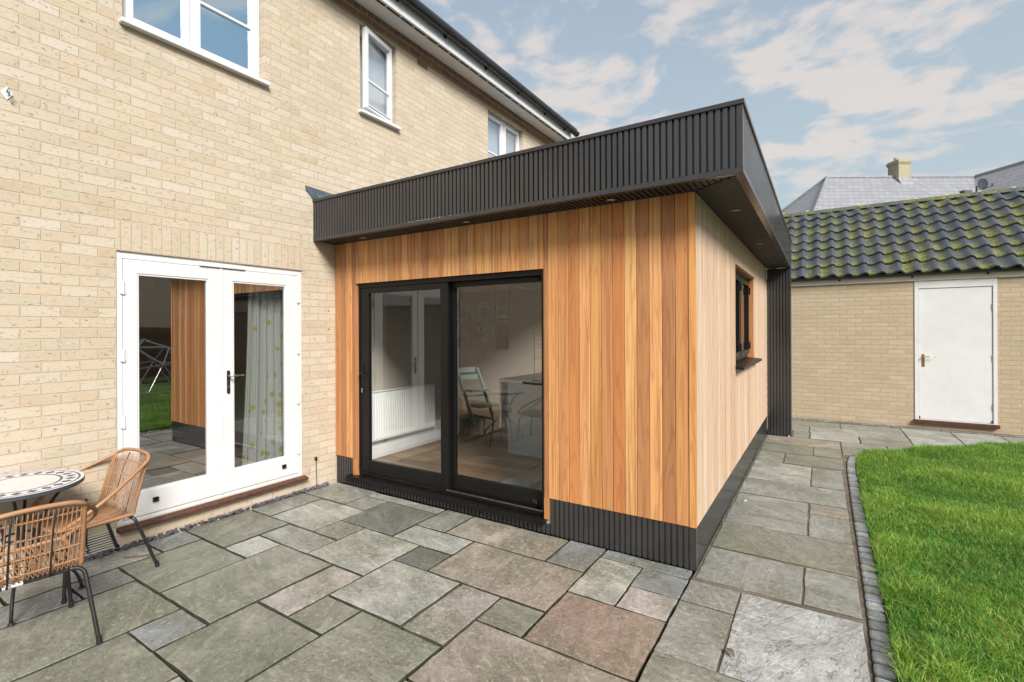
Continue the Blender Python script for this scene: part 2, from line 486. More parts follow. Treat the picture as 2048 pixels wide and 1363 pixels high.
def stone_mat():
    m, t, b = newmat('riven_sandstone', rough=0.5, spec=0.45)
    o = t.obj()
    att = t.n('Attribute', {'attribute_name': 'tint'})
    at = att.outputs['Color']
    riv = t.m('SUBTRACT', 1.0, att.outputs['Alpha'])
    isl = t.n('NewGeometry').outputs['Random Per Island']
    off = t.n('CombineXYZ', None, _0=t.m('MULTIPLY', isl, 31.0), _1=t.m('MULTIPLY', isl, 77.0), _2=t.m('MULTIPLY', isl, 13.0)).outputs[0]
    p = t.n('VectorMath', {'operation': 'ADD'}, _0=o, _1=off).outputs[0]
    rot = t.n('VectorRotate', {'rotation_type': 'Z_AXIS'}, Vector=p, Angle=t.m('MULTIPLY', t.m('FRACT', t.m('MULTIPLY', isl, 5.7)), 1.6)).outputs[0]
    st = t.noise(t.scale(rot, (2.2, 7.0, 1)), 1.5, 5.0, 0.62, 0.9)
    cl_ = t.noise(p, 3.2, 4.0, 0.6, 0.5)
    fine = t.noise(p, 150.0, 4.0, 0.7)
    mid = t.noise(p, 26.0, 5.0, 0.65)
    col = t.mix(t.m('MULTIPLY', t.sm(st, 0.34, 0.66), 0.55), at, t.mix(1.0, at, (0.60, 0.585, 0.55), 'MULTIPLY'))
    col = t.mix(t.m('MULTIPLY', t.sm(cl_, 0.50, 0.70), 0.60), col, t.mix(1.0, at, (1.38, 1.36, 1.30), 'MULTIPLY'))
    col = t.mix(t.m('MULTIPLY', t.sm(t.noise(p, 1.9, 5.0, 0.65), 0.48, 0.68), t.m('MULTIPLY', att.outputs['Alpha'], 0.50)), col, (0.140, 0.148, 0.098))
    col = t.mix(t.m('MULTIPLY', t.sm(mid, 0.45, 0.72), 0.45), col, t.mix(1.0, col, (0.60, 0.59, 0.56), 'MULTIPLY'))
    col = t.mix(t.m('MULTIPLY', t.sm(fine, 0.48, 0.64), 0.50), col, t.mix(1.0, col, (0.55, 0.54, 0.52), 'MULTIPLY'))
    sp = t.m('MULTIPLY', t.sm(t.noise(p, 95.0, 2.0, 0.5), 0.70, 0.76), t.sm(cl_, 0.40, 0.55))
    col = t.mix(t.m('MULTIPLY', sp, 0.7), col, (0.46, 0.44, 0.36))
    dk = t.sm(t.noise(p, 13.0, 3.0, 0.6), 0.70, 0.78)
    col = t.mix(t.m('MULTIPLY', dk, 0.55), col, (0.07, 0.066, 0.058))
    # green algae film over the whole patio, broken up by the grain of the stone
    alg = t.m('MULTIPLY', t.sm(t.m('ADD', t.m('MULTIPLY', t.noise(o, 1.1, 4.0, 0.6), 0.7), t.m('MULTIPLY', t.noise(p, 6.0, 4.0, 0.65), 0.3)), 0.46, 0.60), t.sm(t.noise(p, 70.0, 3.0, 0.6), 0.30, 0.62))
    col = t.mix(t.m('MULTIPLY', alg, t.m('MULTIPLY', att.outputs['Alpha'], 0.55)), col, (0.105, 0.115, 0.062))
    # coarse grit and pits
    col = t.mix(t.m('MULTIPLY', t.sm(t.noise(p, 42.0, 4.0, 0.75), 0.53, 0.62), 0.50), col, t.mix(1.0, col, (0.50, 0.49, 0.47), 'MULTIPLY'))
    col = t.mix(t.m('MULTIPLY', t.sm(t.noise(p, 33.0, 4.0, 0.75), 0.56, 0.64), 0.42), col, t.mix(1.0, at, (1.6, 1.58, 1.52), 'MULTIPLY'))
    # pale mineral film and dark hairlines along the bedding
    film = t.m('MULTIPLY', t.sm(t.noise(t.scale(rot, (1.2, 4.5, 1)), 2.4, 6.0, 0.7, 1.2), 0.55, 0.66), 0.30)
    col = t.mix(film, col, t.mix(1.0, at, (1.55, 1.55, 1.52), 'MULTIPLY'))
    hl = t.noise(t.scale(rot, (1.0, 3.5, 1)), 5.0, 4.0, 0.6, 0.8)
    hlm = t.m('MULTIPLY', t.m('SUBTRACT', 1.0, t.sm(t.m('ABSOLUTE', t.m('SUBTRACT', hl, 0.5)), 0.0, 0.012)), t.sm(t.noise(p, 3.0, 2.0), 0.48, 0.6))
    col = t.mix(t.m('MULTIPLY', hlm, 0.55), col, t.mix(1.0, col, (0.45, 0.44, 0.42), 'MULTIPLY'))
    # one slab is split in deep ripples
    ripv = t.n('VectorRotate', {'rotation_type': 'Z_AXIS'}, Vector=o, Angle=-1.2).outputs[0]
    rip = t.noise(t.scale(ripv, (1.7, 5.2, 1)), 1.0, 9.0, 0.62, 0.5)
    col = t.mix(t.m('MULTIPLY', t.m('MULTIPLY', riv, t.m('SUBTRACT', 1.0, t.sm(rip, 0.38, 0.46))), 0.30), col, (0.11, 0.11, 0.11))
    crk = t.m('SUBTRACT', 1.0, t.sm(t.m('ABSOLUTE', t.m('SUBTRACT', rip, 0.5)), 0.0, 0.010))
    col = t.mix(t.m('MULTIPLY', t.m('MULTIPLY', crk, riv), 0.70), col, (0.05, 0.05, 0.05))
    # riven ledges: terraces of a stretched noise
    led = t.n('Math', {'operation': 'SNAP'}, _0=t.noise(t.scale(rot, (1.4, 3.2, 1)), 1.6, 5.0, 0.6, 0.6), _1=0.045).outputs[0]
    h = t.m('ADD', t.m('MULTIPLY', led, 2.2), t.m('ADD', t.m('MULTIPLY', fine, 0.10), t.m('ADD', t.m('MULTIPLY', mid, 0.30), t.m('ADD', t.m('MULTIPLY', st, 0.5), t.m('MULTIPLY', t.m('MULTIPLY', rip, riv), 2.4)))))
    setc(t, b, col, t.m('SUBTRACT', t.m('ADD', 0.27, t.m('MULTIPLY', cl_, 0.36)), t.m('MULTIPLY', riv, 0.10)), h, 0.014, 0.9)
    return m


M['stone'] = stone_mat()
M['sett'] = stone_mat()
M['sett'].name = 'charcoal_sett'


def bed_mat(name, a, c):
    m, t, b = newmat(name, rough=0.95, spec=0.2)
    n = t.noise(t.obj(), 160.0, 4.0, 0.7)
    n2 = t.noise(t.obj(), 4.0, 3.0)
    col = t.mix(t.sm(t.m('ADD', t.m('MULTIPLY', n, 0.6), t.m('MULTIPLY', n2, 0.4)), 0.35, 0.65), a, c)
    setc(t, b, col, None, n, 0.008, 1.0)
    return m


M['bed_dark'] = bed_mat('dark_mossy_joint', (0.008, 0.008, 0.007), (0.026, 0.026, 0.018))
M['bed_sand'] = bed_mat('sandy_joint', (0.085, 0.074, 0.058), (0.23, 0.195, 0.150))
M['earth'] = bed_mat('earth', (0.06, 0.05, 0.03), (0.14, 0.12, 0.075))
M['lawnbase'] = bed_mat('lawn_base', (0.030, 0.050, 0.012), (0.085, 0.13, 0.030))


def grass_mat():
    m, t, b = newmat('grass_blade', rough=0.5, spec=0.3)
    at = t.n('Attribute', {'attribute_name': 'tint'}).outputs['Color']
    b.inputs['Subsurface Weight'].default_value = 0.0
    t.t.links.new(at, b.inputs['Base Color'])
    tl = t.n('BsdfTranslucent', None, Color=at)
    mx = t.n('MixShader', None, _0=0.35, _1=b.outputs[0], _2=tl.outputs[0])
    t.t.links.new(mx.outputs[0], m.node_tree.nodes['Material Output'].inputs[0])
    return m


M['grass'] = grass_mat()


def rattan_mat():
    m, t, b = newmat('honey_rattan', rough=0.48, spec=0.4)
    o = t.obj()
    isl = t.n('NewGeometry').outputs['Random Per Island']
    n = t.noise(o, 35.0, 4.0, 0.6)
    col = t.ramp(t.m('ADD', t.m('MULTIPLY', isl, 0.5), t.m('MULTIPLY', n, 0.5)), [(0.1, (0.23, 0.115, 0.055)), (0.5, (0.37, 0.198, 0.102)), (0.9, (0.47, 0.280, 0.155))])
    setc(t, b, col, None, t.noise(o, 400.0, 2.0), 0.0006, 0.5)
    return m


M['rattan'] = rattan_mat()


def mosaic_mat(R):
    m, t, b = newmat('mosaic_top', rough=0.25, spec=0.5)
    o = t.obj()
    sp = t.n('SeparateXYZ', None, _0=o)
    x, y = sp.outputs[0], sp.outputs[1]
    r = t.m('SQRT', t.m('ADD', t.m('MULTIPLY', x, x), t.m('MULTIPLY', y, y)))
    th = t.m('ARCTAN2', y, x)
    band = lambda lo, hi: t.m('MULTIPLY', t.m('GREATER_THAN', r, lo), t.m('LESS_THAN', r, hi))
    nd = 22
    fr = t.m('ABSOLUTE', t.m('SUBTRACT', t.m('FRACT', t.m('MULTIPLY', th, nd / (2 * PI))), 0.5))
    rd = t.m('ABSOLUTE', t.m('DIVIDE', t.m('SUBTRACT', r, R * 0.775), R * 0.125))
    dia = t.m('LESS_THAN', t.m('ADD', t.m('MULTIPLY', fr, 2.0), rd), 0.85)
    navy = t.m('MAXIMUM', t.m('MAXIMUM', band(R * 0.895, R * 0.935), band(R * 0.60, R * 0.65)), t.m('MULTIPLY', dia, band(R * 0.65, R * 0.895)))
    br = t.n('TexBrick', {'offset': 0.5}, Vector=o, Color1=(0, 0, 0, 1), Color2=(1, 1, 1, 1), Mortar=(0.5, 0.5, 0.5, 1), Scale=1.0, Mortar__Size=0.0012, Brick__Width=0.036, Row__Height=0.022)
    grout = t.m('MULTIPLY', br.outputs['Fac'], t.m('LESS_THAN', r, R * 0.60))
    seg = t.m('LESS_THAN', t.m('ABSOLUTE', t.m('SUBTRACT', t.m('FRACT', t.m('MULTIPLY', th, 44 / (2 * PI))), 0.5)), 0.02)
    grout = t.m('MAXIMUM', grout, t.m('MULTIPLY', seg, t.m('GREATER_THAN', r, R * 0.60)))
    wht = t.mix(t.noise(o, 20.0, 3.0), (0.56, 0.57, 0.57), (0.72, 0.72, 0.71))
    col = t.mix(navy, wht, (0.045, 0.040, 0.12))
    col = t.mix(t.m('MULTIPLY', grout, 0.6), col, (0.36, 0.36, 0.35))
    setc(t, b, col, None, t.m('SUBTRACT', 1.0, grout), 0.001, 0.4)
    return m


def tile_mat():
    m, t, b = newmat('mossy_concrete_pantile', rough=0.62, spec=0.4)
    o = t.obj()
    at = t.n('Attribute', {'attribute_name': 'tint'}).outputs['Color']
    sp = t.n('SeparateColor', None, _0=at)
    v, wv, rnd = sp.outputs[0], sp.outputs[1], sp.outputs[2]
    n = t.noise(o, 45.0, 4.0, 0.65)
    base = t.mix(n, (0.042, 0.049, 0.059), (0.092, 0.104, 0.124))
    base = t.mix(t.m('MULTIPLY', rnd, 0.4), base, t.mix(1.0, base, (0.6, 0.62, 0.66), 'MULTIPLY'))
    mo = t.noise(t.scale(o, (1, 0.6, 0.6)), 2.6, 4.0, 0.65)
    mo2 = t.noise(o, 13.0, 4.0, 0.7)
    low = t.m('SUBTRACT', 1.0, v)
    f = t.m('ADD', t.m('ADD', t.m('MULTIPLY', mo, 0.95), t.m('MULTIPLY', mo2, 0.55)), t.m('ADD', t.m('MULTIPLY', low, 0.20), t.m('MULTIPLY', t.m('SUBTRACT', 0.5, wv), 0.26)))
    mk = t.sm(f, 0.78, 1.14)
    mc = t.mix(t.sm(t.noise(o, 24.0, 4.0, 0.7), 0.35, 0.65), (0.062, 0.080, 0.024), (0.25, 0.24, 0.050))
    col = t.mix(t.m('MULTIPLY', mk, 0.85), base, mc)
    setc(t, b, col, t.m('ADD', 0.5, t.m('MULTIPLY', mk, 0.4)), t.m('ADD', n, t.m('MULTIPLY', mk, t.m('ADD', mo2, 0.6))), 0.006, 0.7)
    return m


M['pantile'] = tile_mat()


def slate_mat(name, ax, a, c, rough=0.42):
    m, t, b = newmat(name, rough=rough, spec=0.6)
    o = t.obj()
    br = t.n('TexBrick', {'offset': 0.5}, Vector=o, Color1=(0, 0, 0, 1), Color2=(1, 1, 1, 1), Mortar=(0.5, 0.5, 0.5, 1), Scale=1.0, Mortar__Size=0.012, Mortar__Smooth=0.3, Brick__Width=0.33, Row__Height=0.24)
    sp = t.n('SeparateXYZ', None, _0=o)
    u, w = sp.outputs[ax], sp.outputs[2]
    uv = t.n('CombineXYZ', None, _0=u, _1=w, _2=0.0).outputs[0]
    t.t.links.new(uv, br.inputs['Vector'])
    n = t.noise(o, 1.2, 4.0, 0.6)
    f = t.m('ADD', t.m('MULTIPLY', t.n('RGBToBW', None, _0=br.outputs[0]).outputs[0], 0.5), t.m('MULTIPLY', n, 0.5))
    col = t.mix(t.m('MULTIPLY', br.outputs['Fac'], 0.55), t.mix(f, a, c), (0.07, 0.07, 0.075))
    setc(t, b, col, None, t.m('SUBTRACT', 1.0, br.outputs['Fac']), 0.012, 0.7)
    return m


M['slate_x'] = slate_mat('grey_slate_front', 0, (0.21, 0.215, 0.235), (0.31, 0.315, 0.335))
M['slate_y'] = slate_mat('grey_slate_hip', 1, (0.25, 0.25, 0.265), (0.35, 0.35, 0.365))
M['dark_tile'] = slate_mat('dark_roof_tile', 1, (0.05, 0.05, 0.055), (0.09, 0.09, 0.095), 0.6)


def floor_mat():
    m, t, b = newmat('oak_effect_floor', rough=0.4, spec=0.4)
    o = t.obj()
    br = t.n('TexBrick', {'offset': 0.37}, Vector=o, Color1=(0, 0, 0, 1), Color2=(1, 1, 1, 1), Mortar=(0.3, 0.3, 0.3, 1), Scale=1.0, Mortar__Size=0.002, Brick__Width=1.1, Row__Height=0.18)
    st = t.noise(t.scale(o, (2.5, 40, 1)), 1.0, 4.0, 0.6)
    f = t.m('ADD', t.m('MULTIPLY', t.n('RGBToBW', None, _0=br.outputs[0]).outputs[0], 0.45), t.m('MULTIPLY', st, 0.55))
    col = t.ramp(f, [(0.2, (0.17, 0.10, 0.055)), (0.55, (0.28, 0.18, 0.105)), (0.9, (0.37, 0.25, 0.155))])
    col = t.mix(t.m('MULTIPLY', br.outputs['Fac'], 0.7), col, (0.05, 0.035, 0.02))
    setc(t, b, col)
    return m


M['floor'] = floor_mat()


def curtain_mat():
    m, t, b = newmat('patterned_curtain', rough=0.9, spec=0.1)
    o = t.obj()
    v = t.n('TexVoronoi', {'feature': 'F1'}, Vector=t.scale(o, (0, 15.0, 8.5)), Scale=1.0, Randomness=0.85)
    cc = t.n('SeparateColor', None, _0=v.outputs['Color'])
    inside = t.m('LESS_THAN', v.outputs['Distance'], 0.27)
    pc = t.ramp(cc.outputs[0], [(0.0, (0.58, 0.54, 0.17)), (0.30, (0.18, 0.18, 0.19)), (0.48, (0.55, 0.55, 0.55)), (0.72, (0.72, 0.72, 0.71))], 'CONSTANT')
    col = t.mix(inside, (0.70, 0.70, 0.68), pc)
    setc(t, b, col)
    return m


M['curtain'] = curtain_mat()

# ================================================================== HOUSE
house = thing('brick_house', 'buff brick house with white windows, brown brick band and black gutter filling the left side', 'house')
FD = (-2.134, -0.435, 0.17, 2.262)
W1 = (-2.085, -0.86, 4.025, 5.222)
W2 = (0.385, 1.015, 4.195, 5.222)
W3 = (3.18, 4.37, 4.05, 5.222)
IO = (2.20, 5.36, 0.15, 2.42)          # old opening inside the extension
HY0, HY1 = -9.0, 5.75
mb = MB()
wall(mb, HW, HY0, HY1, -0.05, 5.40, [FD, W1, W2, W3, IO], 0.29)
ob('wall', mb, M['brick'], house)
# other three walls (behind, never in front of the lens but part of the house)
mb = MB()
mb.box(-7.5, -7.21, HY0, HY1, -0.05, 5.4)
mb.box(-7.21, -0.29, HY0, HY0 + 0.29, -0.05, 5.4)
mb.box(-7.21, -0.29, HY1 - 0.29, HY1, -0.05, 5.4)
ob('rear_wall', mb, M['brick'], house)
# soldier course above the doors, 3 mm proud
mb = MB()
fbox(mb, HW, -2.125, -0.40, -0.004, 0.05, 2.2625, 2.492)
ob('lintel', mb, M['soldier'], house)
# corbelled brown band
mb = MB()
fbox(mb, HW, HY0, HY1 + 0.01, -0.022, 0.0, 5.245, 5.322)
ob('brick_band', mb, M['brown'], house)
mb = MB()
fbox(mb, HW, HY0, HY1 + 0.01, -0.040, 0.0, 5.3222, 5.398)
ob('brick_band', mb, M['brown_head'], house)
# eaves
SX = 0.285
mb = MB()
mb.box(-0.02, SX - 0.05, HY0 - 0.1, 5.78, 5.3985, 5.412)
mb.box(SX - 0.012, SX, HY0 - 0.1, 5.78, 5.3985, 5.412)
k = HY0
while k < 5.7:
    mb.box(SX - 0.051, SX - 0.011, k, k + 0.016, 5.3995, 5.406)
    k += 0.245
sof = ob('soffit', mb, M['soffit'], house)
mb2 = MB()
mb2.box(SX - 0.05, SX - 0.012, HY0 - 0.1, 5.78, 5.4065, 5.412)
ob('soffit_vent', mb2, M['hole'], house)
mb = MB()
mb.box(SX, SX + 0.022, HY0 - 0.1, 5.80, 5.392, 5.62)
ob('fascia', mb, M['upvc'], house, bevel=0.003)
# gutter: half round, open to the sky
mb = MB()
gx, gz, gr = SX + 0.022 + 0.062, 5.575, 0.060
prof = [(gx + gr * math.cos(a), gz + gr * math.sin(a)) for a in np.linspace(PI, 2 * PI, 13)] + [(gx + (gr - 0.006) * math.cos(a), gz + (gr - 0.006) * math.sin(a)) for a in np.linspace(2 * PI, PI, 13)]
mb.prism(prof, HY0 - 0.1, 5.93, lambda u, v, h: (u, h, v))
mb.tube([(gx + gr - 0.002, HY0 - 0.1, gz + 0.002), (gx + gr - 0.002, 5.93, gz + 0.002)], 0.006, 8)
# stop end
mb.prism([(gx + (gr + 0.004) * math.cos(a), gz + (gr + 0.004) * math.sin(a)) for a in np.linspace(PI, 2 * PI, 17)], 5.925, 5.945, lambda u, v, h: (u, h, v))
gut = ob('gutter', mb, M['gutter'], house, smooth=False)
for i, gy in enumerate((-2.2, -1.2, -0.25, 0.68, 1.62, 2.62, 3.60, 4.60, 5.45)):
    mb = MB()
    w = 0.045 if i != 4 else 0.075
    pr = [(gx + (gr + 0.006) * math.cos(a), gz + (gr + 0.006) * math.sin(a)) for a in np.linspace(PI, 2 * PI, 13)] + [(gx + (gr + 0.001) * math.cos(a), gz + (gr + 0.001) * math.sin(a)) for a in np.linspace(2 * PI, PI, 13)]
    mb.prism(pr, gy - w / 2, gy + w / 2, lambda u, v, h: (u, h, v))
    mb.box(SX + 0.0225, gx - gr + 0.02, gy - 0.016, gy + 0.016, gz - 0.075, gz + 0.005)
    mb.tube([(gx + gr, gy - w / 2, gz + 0.003), (gx + gr, gy + w / 2, gz + 0.003)], 0.009, 8)
    ob('gutter_bracket', mb, M['gutter'], gut)
# roof
mb = MB()
mb.prism([(0.42, 5.62), (-3.6, 7.95), (-7.9, 5.62), (-7.9, 5.55), (-3.6, 7.86), (0.40, 5.55)], HY0 - 0.1, 5.85, lambda u, v, h: (u, h, v))
ob('roof', mb, M['dark_tile'], house)


def white_window(parent, fn, y0, y1, z0, z1, lights, bars=(), d=0.075, sill=True, blind=None, skip=(), gl='glass_up'):
    """casement window: frame with children sash, pane, bar"""
    mb = MB()
    ring(mb, fn, y0 + 0.004, y1 - 0.004, z0 + 0.004, z1 - 0.004, 0.055, d, d + 0.065)
    for a, b in zip(lights, lights[1:]):
        fbox(mb, fn, a[1], b[0], d, d + 0.065, z0 + 0.059, z1 - 0.059)
    w = ob('window_frame', mb, M['upvc'], parent, bevel=0.004)
    for i, (a, b) in enumerate(lights):
        if i in skip:
            continue
        mb = MB()
        ring(mb, fn, a - 0.012, b + 0.012, z0 + 0.047, z1 - 0.047, 0.050, d - 0.016, d + 0.03)
        ob('sash', mb, M['upvc'], w, bevel=0.004)
        mb = MB()
        p = [fn(a + 0.03, d + 0.012, z0 + 0.08), fn(b - 0.03, d + 0.012, z0 + 0.08), fn(b - 0.03, d + 0.012, z1 - 0.08), fn(a + 0.03, d + 0.012, z1 - 0.08)]
        mb.face(p)
        ob('pane', mb, M[gl], w, fix=False)
        for bz in bars:
            mb = MB()
            fbox(mb, fn, a + 0.039, b - 0.039, d - 0.008, d + 0.02, bz - 0.011, bz + 0.011)
            ob('glazing_bar', mb, M['upvc'], w)
    if sill:
        mb = MB()
        fbox(mb, fn, y0 - 0.025, y1 + 0.03, -0.055, d + 0.05, z0 - 0.028, z0 + 0.004)
        ob('window_sill', mb, M['upvc'], parent, bevel=0.005)
    return w


white_window(house, HW, *W1, [(-2.02, -1.555), (-1.485, -0.925)], bars=(4.53,))
wf2 = white_window(house, HW, *W2, [(0.445, 0.955)], bars=(), skip=(0,))
white_window(house, HW, *W3, [(3.24, 3.745), (3.82, 4.31)], bars=(4.57,), gl='glass_pale')
# trickle vents on the far window
for a, b in ((3.27, 3.72), (3.83, 4.28)):
    for q in range(2):
        c0 = a + q * (b - a) / 2 + 0.02
        mb = MB()
        fbox(mb, HW, c0, c0 + (b - a) / 2 - 0.04, 0.073, 0.078, W3[3] - 0.042, W3[3] - 0.030)
        ob('trickle_vent', mb, M['hole'], house)
# opened casement, hinged on the far side and pushed out
A = math.radians(9)
hy, hd = 0.967, 0.050
def OPEN(u, d, z):
    # u measured from the hinge toward the camera, d into the sash
    return (-hd + u * math.sin(A) - d * math.cos(A), hy - u * math.cos(A) - d * math.sin(A), z)
def obox(mb, u0, u1, d0, d1, z0, z1):
    mb.prism([(u0, z0), (u1, z0), (u1, z1), (u0, z1)], d0, d1, lambda u, v, h: OPEN(u, h, v))
mb = MB()
sz0, sz1, sw = W2[2] + 0.045, W2[3] - 0.04, 0.545
obox(mb, 0, 0.052, -0.02, 0.035, sz0, sz1)
obox(mb, sw - 0.052, sw, -0.02, 0.035, sz0, sz1)
obox(mb, 0.052, sw - 0.052, -0.02, 0.035, sz0, sz0 + 0.055)
obox(mb, 0.052, sw - 0.052, -0.02, 0.035, sz1 - 0.055, sz1)
osh = ob('open_sash', mb, M['upvc'], house, bevel=0.004)
osh['label'] = 'white casement sash swung outward'
mb = MB()
mb.face([OPEN(0.04, 0.006, sz0 + 0.04), OPEN(sw - 0.04, 0.006, sz0 + 0.04), OPEN(sw - 0.04, 0.006, sz1 - 0.04), OPEN(0.04, 0.006, sz1 - 0.04)])
ob('pane', mb, M['glass_pale'], osh, fix=False)
mb = MB()
obox(mb, 0.052, sw - 0.052, -0.008, 0.016, 4.575, 4.599)
ob('glazing_bar', mb, M['upvc'], osh)
mb = MB()
obox(mb, 0.045, sw - 0.045, -0.024, -0.0205, sz0 + 0.030, sz0 + 0.036)
ob('drip_seal', mb, M['hole'], osh)

# upstairs rooms: plain boxes behind the glass
mb = MB()
mb.box(-7.2, -0.30, HY0 + 0.3, HY1 - 0.3, 2.62, 2.70)          # first floor
mb.box(-3.6, -3.5, HY0 + 0.3, HY1 - 0.3, 2.70, 5.35)
mb.box(-3.5, -0.30, -0.45, -0.35, 2.70, 5.35)
mb.box(-3.5, -0.30, 1.85, 1.95, 2.70, 5.35)
mb.box(-7.2, -0.30, HY0 + 0.3, HY1 - 0.3, 5.35, 5.39)
ob('upstairs_room', mb, M['inwhite'], house)
for (a, b, z0, z1) in ((0.42, 0.99, 4.22, 5.2), (3.22, 4.33, 4.09, 5.2)):     # white roller blinds
    mb = MB()
    mb.box(-0.165, -0.160, a, b, z0, z1)
    ob('roller_blind', mb, M['upvc'], house)

# ---- french doors
mb = MB()
ring(mb, HW, FD[0], FD[1], FD[2], FD[3], (0.048, 0.048, 0.03, 0.055), 0.012, 0.095)
fdf = ob('door_frame', mb, M['white'], house, bevel=0.004)
for i, (y0, y1, g0, g1) in enumerate(((-2.083, -1.308, -1.985, -1.418), (-1.302, -0.486, -1.190, -0.625))):
    mb = MB()
    z0, z1, ga, gb = 0.205, 2.203, 0.392, 2.098
    ring(mb, HW, y0, y1, z0, z1, (g0 - y0, y1 - g1, ga - z0, z1 - gb), 0.004, 0.052)
    leaf = ob('door_leaf', mb, M['white'], house, bevel=0.004)
    mb = MB()
    ring(mb, HW, g0 + 0.0005, g1 - 0.0005, ga + 0.0005, gb - 0.0005, 0.012, 0.010, 0.022)
    ob('glazing_bead', mb, M['white'], leaf)
    mb = MB()
    mb.face([HW(g0, 0.024, ga), HW(g1, 0.024, ga), HW(g1, 0.024, gb), HW(g0, 0.024, gb)])
    ob('pane', mb, M['glass_fd'], leaf, fix=False)
    hyy = y0 - 0.002 if i == 0 else y1 + 0.002
    for hz in (0.45, 0.96, 1.47, 1.98):
        mb = MB()
        mb.tube([(0.004, hyy, hz - 0.05), (0.004, hyy, hz + 0.05)], 0.008, 10)
        for s_ in (-1, 1):
            mb.box(0.0, -0.0, hyy, hyy, hz, hz) if False else None
            fbox(mb, HW, hyy + min(0, s_ * 0.022), hyy + max(0, s_ * 0.022), -0.001, 0.002, hz - 0.045, hz + 0.045)
        ob('hinge', mb, M['steel'] if False else M['white'], leaf)
    # little black spring bumper at the foot
    by = -1.86 if i == 0 else -0.66
    mb = MB()
    for q in range(2):
        fbox(mb, HW, by - 0.022, by + 0.022, -0.016, 0.003, 0.292 + q * 0.020, 0.307 + q * 0.020)
    fbox(mb, HW, by - 0.007, by + 0.007, -0.013, 0.003, 0.300, 0.322)
    ob('door_stop', mb, M['black'], leaf, bevel=0.003)
    if i == 1:
        mb = MB()
        mb.prism([(-1.238 + 0.015 * math.cos(a), (1.285 if math.sin(a) > 0 else 1.105) + 0.015 * math.sin(a)) for a in np.linspace(0.01, 2 * PI - 0.01, 24)], -0.004, 0.006, lambda u, v, h: (-0.004 - h + 0.004, u, v))
        hp = ob('handle_plate', mb, M['dark_metal'], leaf)
        mb = MB()
        mb.tube([(0.0, -1.238, 1.252), (0.045, -1.238, 1.252), (0.050, -1.225, 1.252), (0.050, -1.17, 1.254), (0.046, -1.115, 1.250)], [0.010, 0.009, 0.009, 0.008, 0.006], 10)
        ob('handle', mb, M['steel'], leaf, smooth=True)
        mb = MB()
        mb.tube([(0.002, -1.238, 1.15), (0.010, -1.238, 1.15)], 0.011, 14)
        ob('keyhole', mb, M['steel'], leaf)
        mb = MB()
        fbox(mb, HW, -1.3105, -1.2925, -0.004, 0.0035, 0.206, 2.202)
        ob('meeting_strip', mb, M['white'], leaf, bevel=0.002)
# vent strip over the doors
mb = MB()
fbox(mb, HW, -1.50, -1.075, -0.014, 0.012, 2.208, 2.232)
ob('trickle_vent', mb, M['white'], house, bevel=0.004)
# timber threshold
mb = MB()
mb.prism([(-0.06, 0.128), (-0.06, 0.152), (0.02, 0.170), (0.10, 0.170), (0.10, 0.128)], FD[0] - 0.005, FD[1] + 0.028, lambda u, v, h: (-u, h, v))
ob('threshold', mb, M['sillwood'], house, bevel=0.004)
# grille low in the wall, air brick high up, plate by the left edge, cable outlet
mb = MB()
ring(mb, HW, -2.36, -2.145, 0.010, 0.165, 0.010, -0.007, 0.004)
for q in range(7):
    fbox(mb, HW, -2.351, -2.154, -0.006, 0.003, 0.0275 + q * 0.0185, 0.0375 + q * 0.0185)
gr_ = ob('wall_grille', mb, M['pvcgrille'], house)
mb = MB()
fbox(mb, HW, -2.352, -2.153, -0.001, 0.003, 0.016, 0.158)
ob('grille_back', mb, M['hole'], gr_)
mb = MB()
ring(mb, HW, 1.42, 1.632, 5.172, 5.240, 0.009, -0.006, 0.004)
for q in range(5):
    fbox(mb, HW, 1.4615 + q * 0.0325, 1.4700 + q * 0.0325, -0.005, 0.003, 5.1805, 5.2315)
fbox(mb, HW, 1.4285, 1.6235, -0.0045, 0.003, 5.202, 5.210)
ab = ob('air_brick', mb, M['tan'], house)
mb = MB()
fbox(mb, HW, 1.428, 1.624, 0.000, 0.003, 5.180, 5.232) if False else fbox(mb, HW, 1.428, 1.624, -0.001, 0.003, 5.180, 5.232)
ob('air_gap', mb, M['hole'], ab)
mb = MB()
mb.prism([(-2.768, 3.168), (-2.735, 3.212), (-2.768, 3.256), (-2.801, 3.212)], 0.0, 0.006, lambda u, v, h: (h, u, v))
pl = ob('wall_plate', mb, M['upvc'], house)
mb = MB()
mb.tube([(0.004, -2.768, 3.222), (0.05, -2.768, 3.230), (0.06, -2.768, 3.210), (0.05, -2.766, 3.19), (0.03, -2.766, 3.188)], 0.005, 8)
ob('hook', mb, M['galv'], pl, smooth=True)
mb = MB()
fbox(mb, HW, -0.288, -0.262, -0.022, 0.0, 0.292, 0.325)
cb = ob('cable_box', mb, M['gutter'], house, bevel=0.004)
mb = MB()
mb.tube([(0.010, -0.270, 0.295), (0.008, -0.268, 0.18), (0.009, -0.262, 0.06), (0.02, -0.275, 0.035)], 0.004, 6)
ob('cable', mb, M['gutter'], cb)
mb = MB()
mb.tube([(0.012, -2.335, 0.44), (0.012, -2.335, 0.11), (0.03, -2.33, 0.075), (0.05, -2.345, 0.06)], 0.006, 6)
ob('cable', mb, M['gutter'], house)
# little rawl plugs / screws by the extension
for yy, zz in ((-0.09, 1.86), (-0.09, 1.66)):
    mb = MB()
    mb.tube([(0.0, yy, zz), (0.006, yy, zz)], 0.007, 10)
    ob('wall_plug', mb, M['dark_metal'], house)

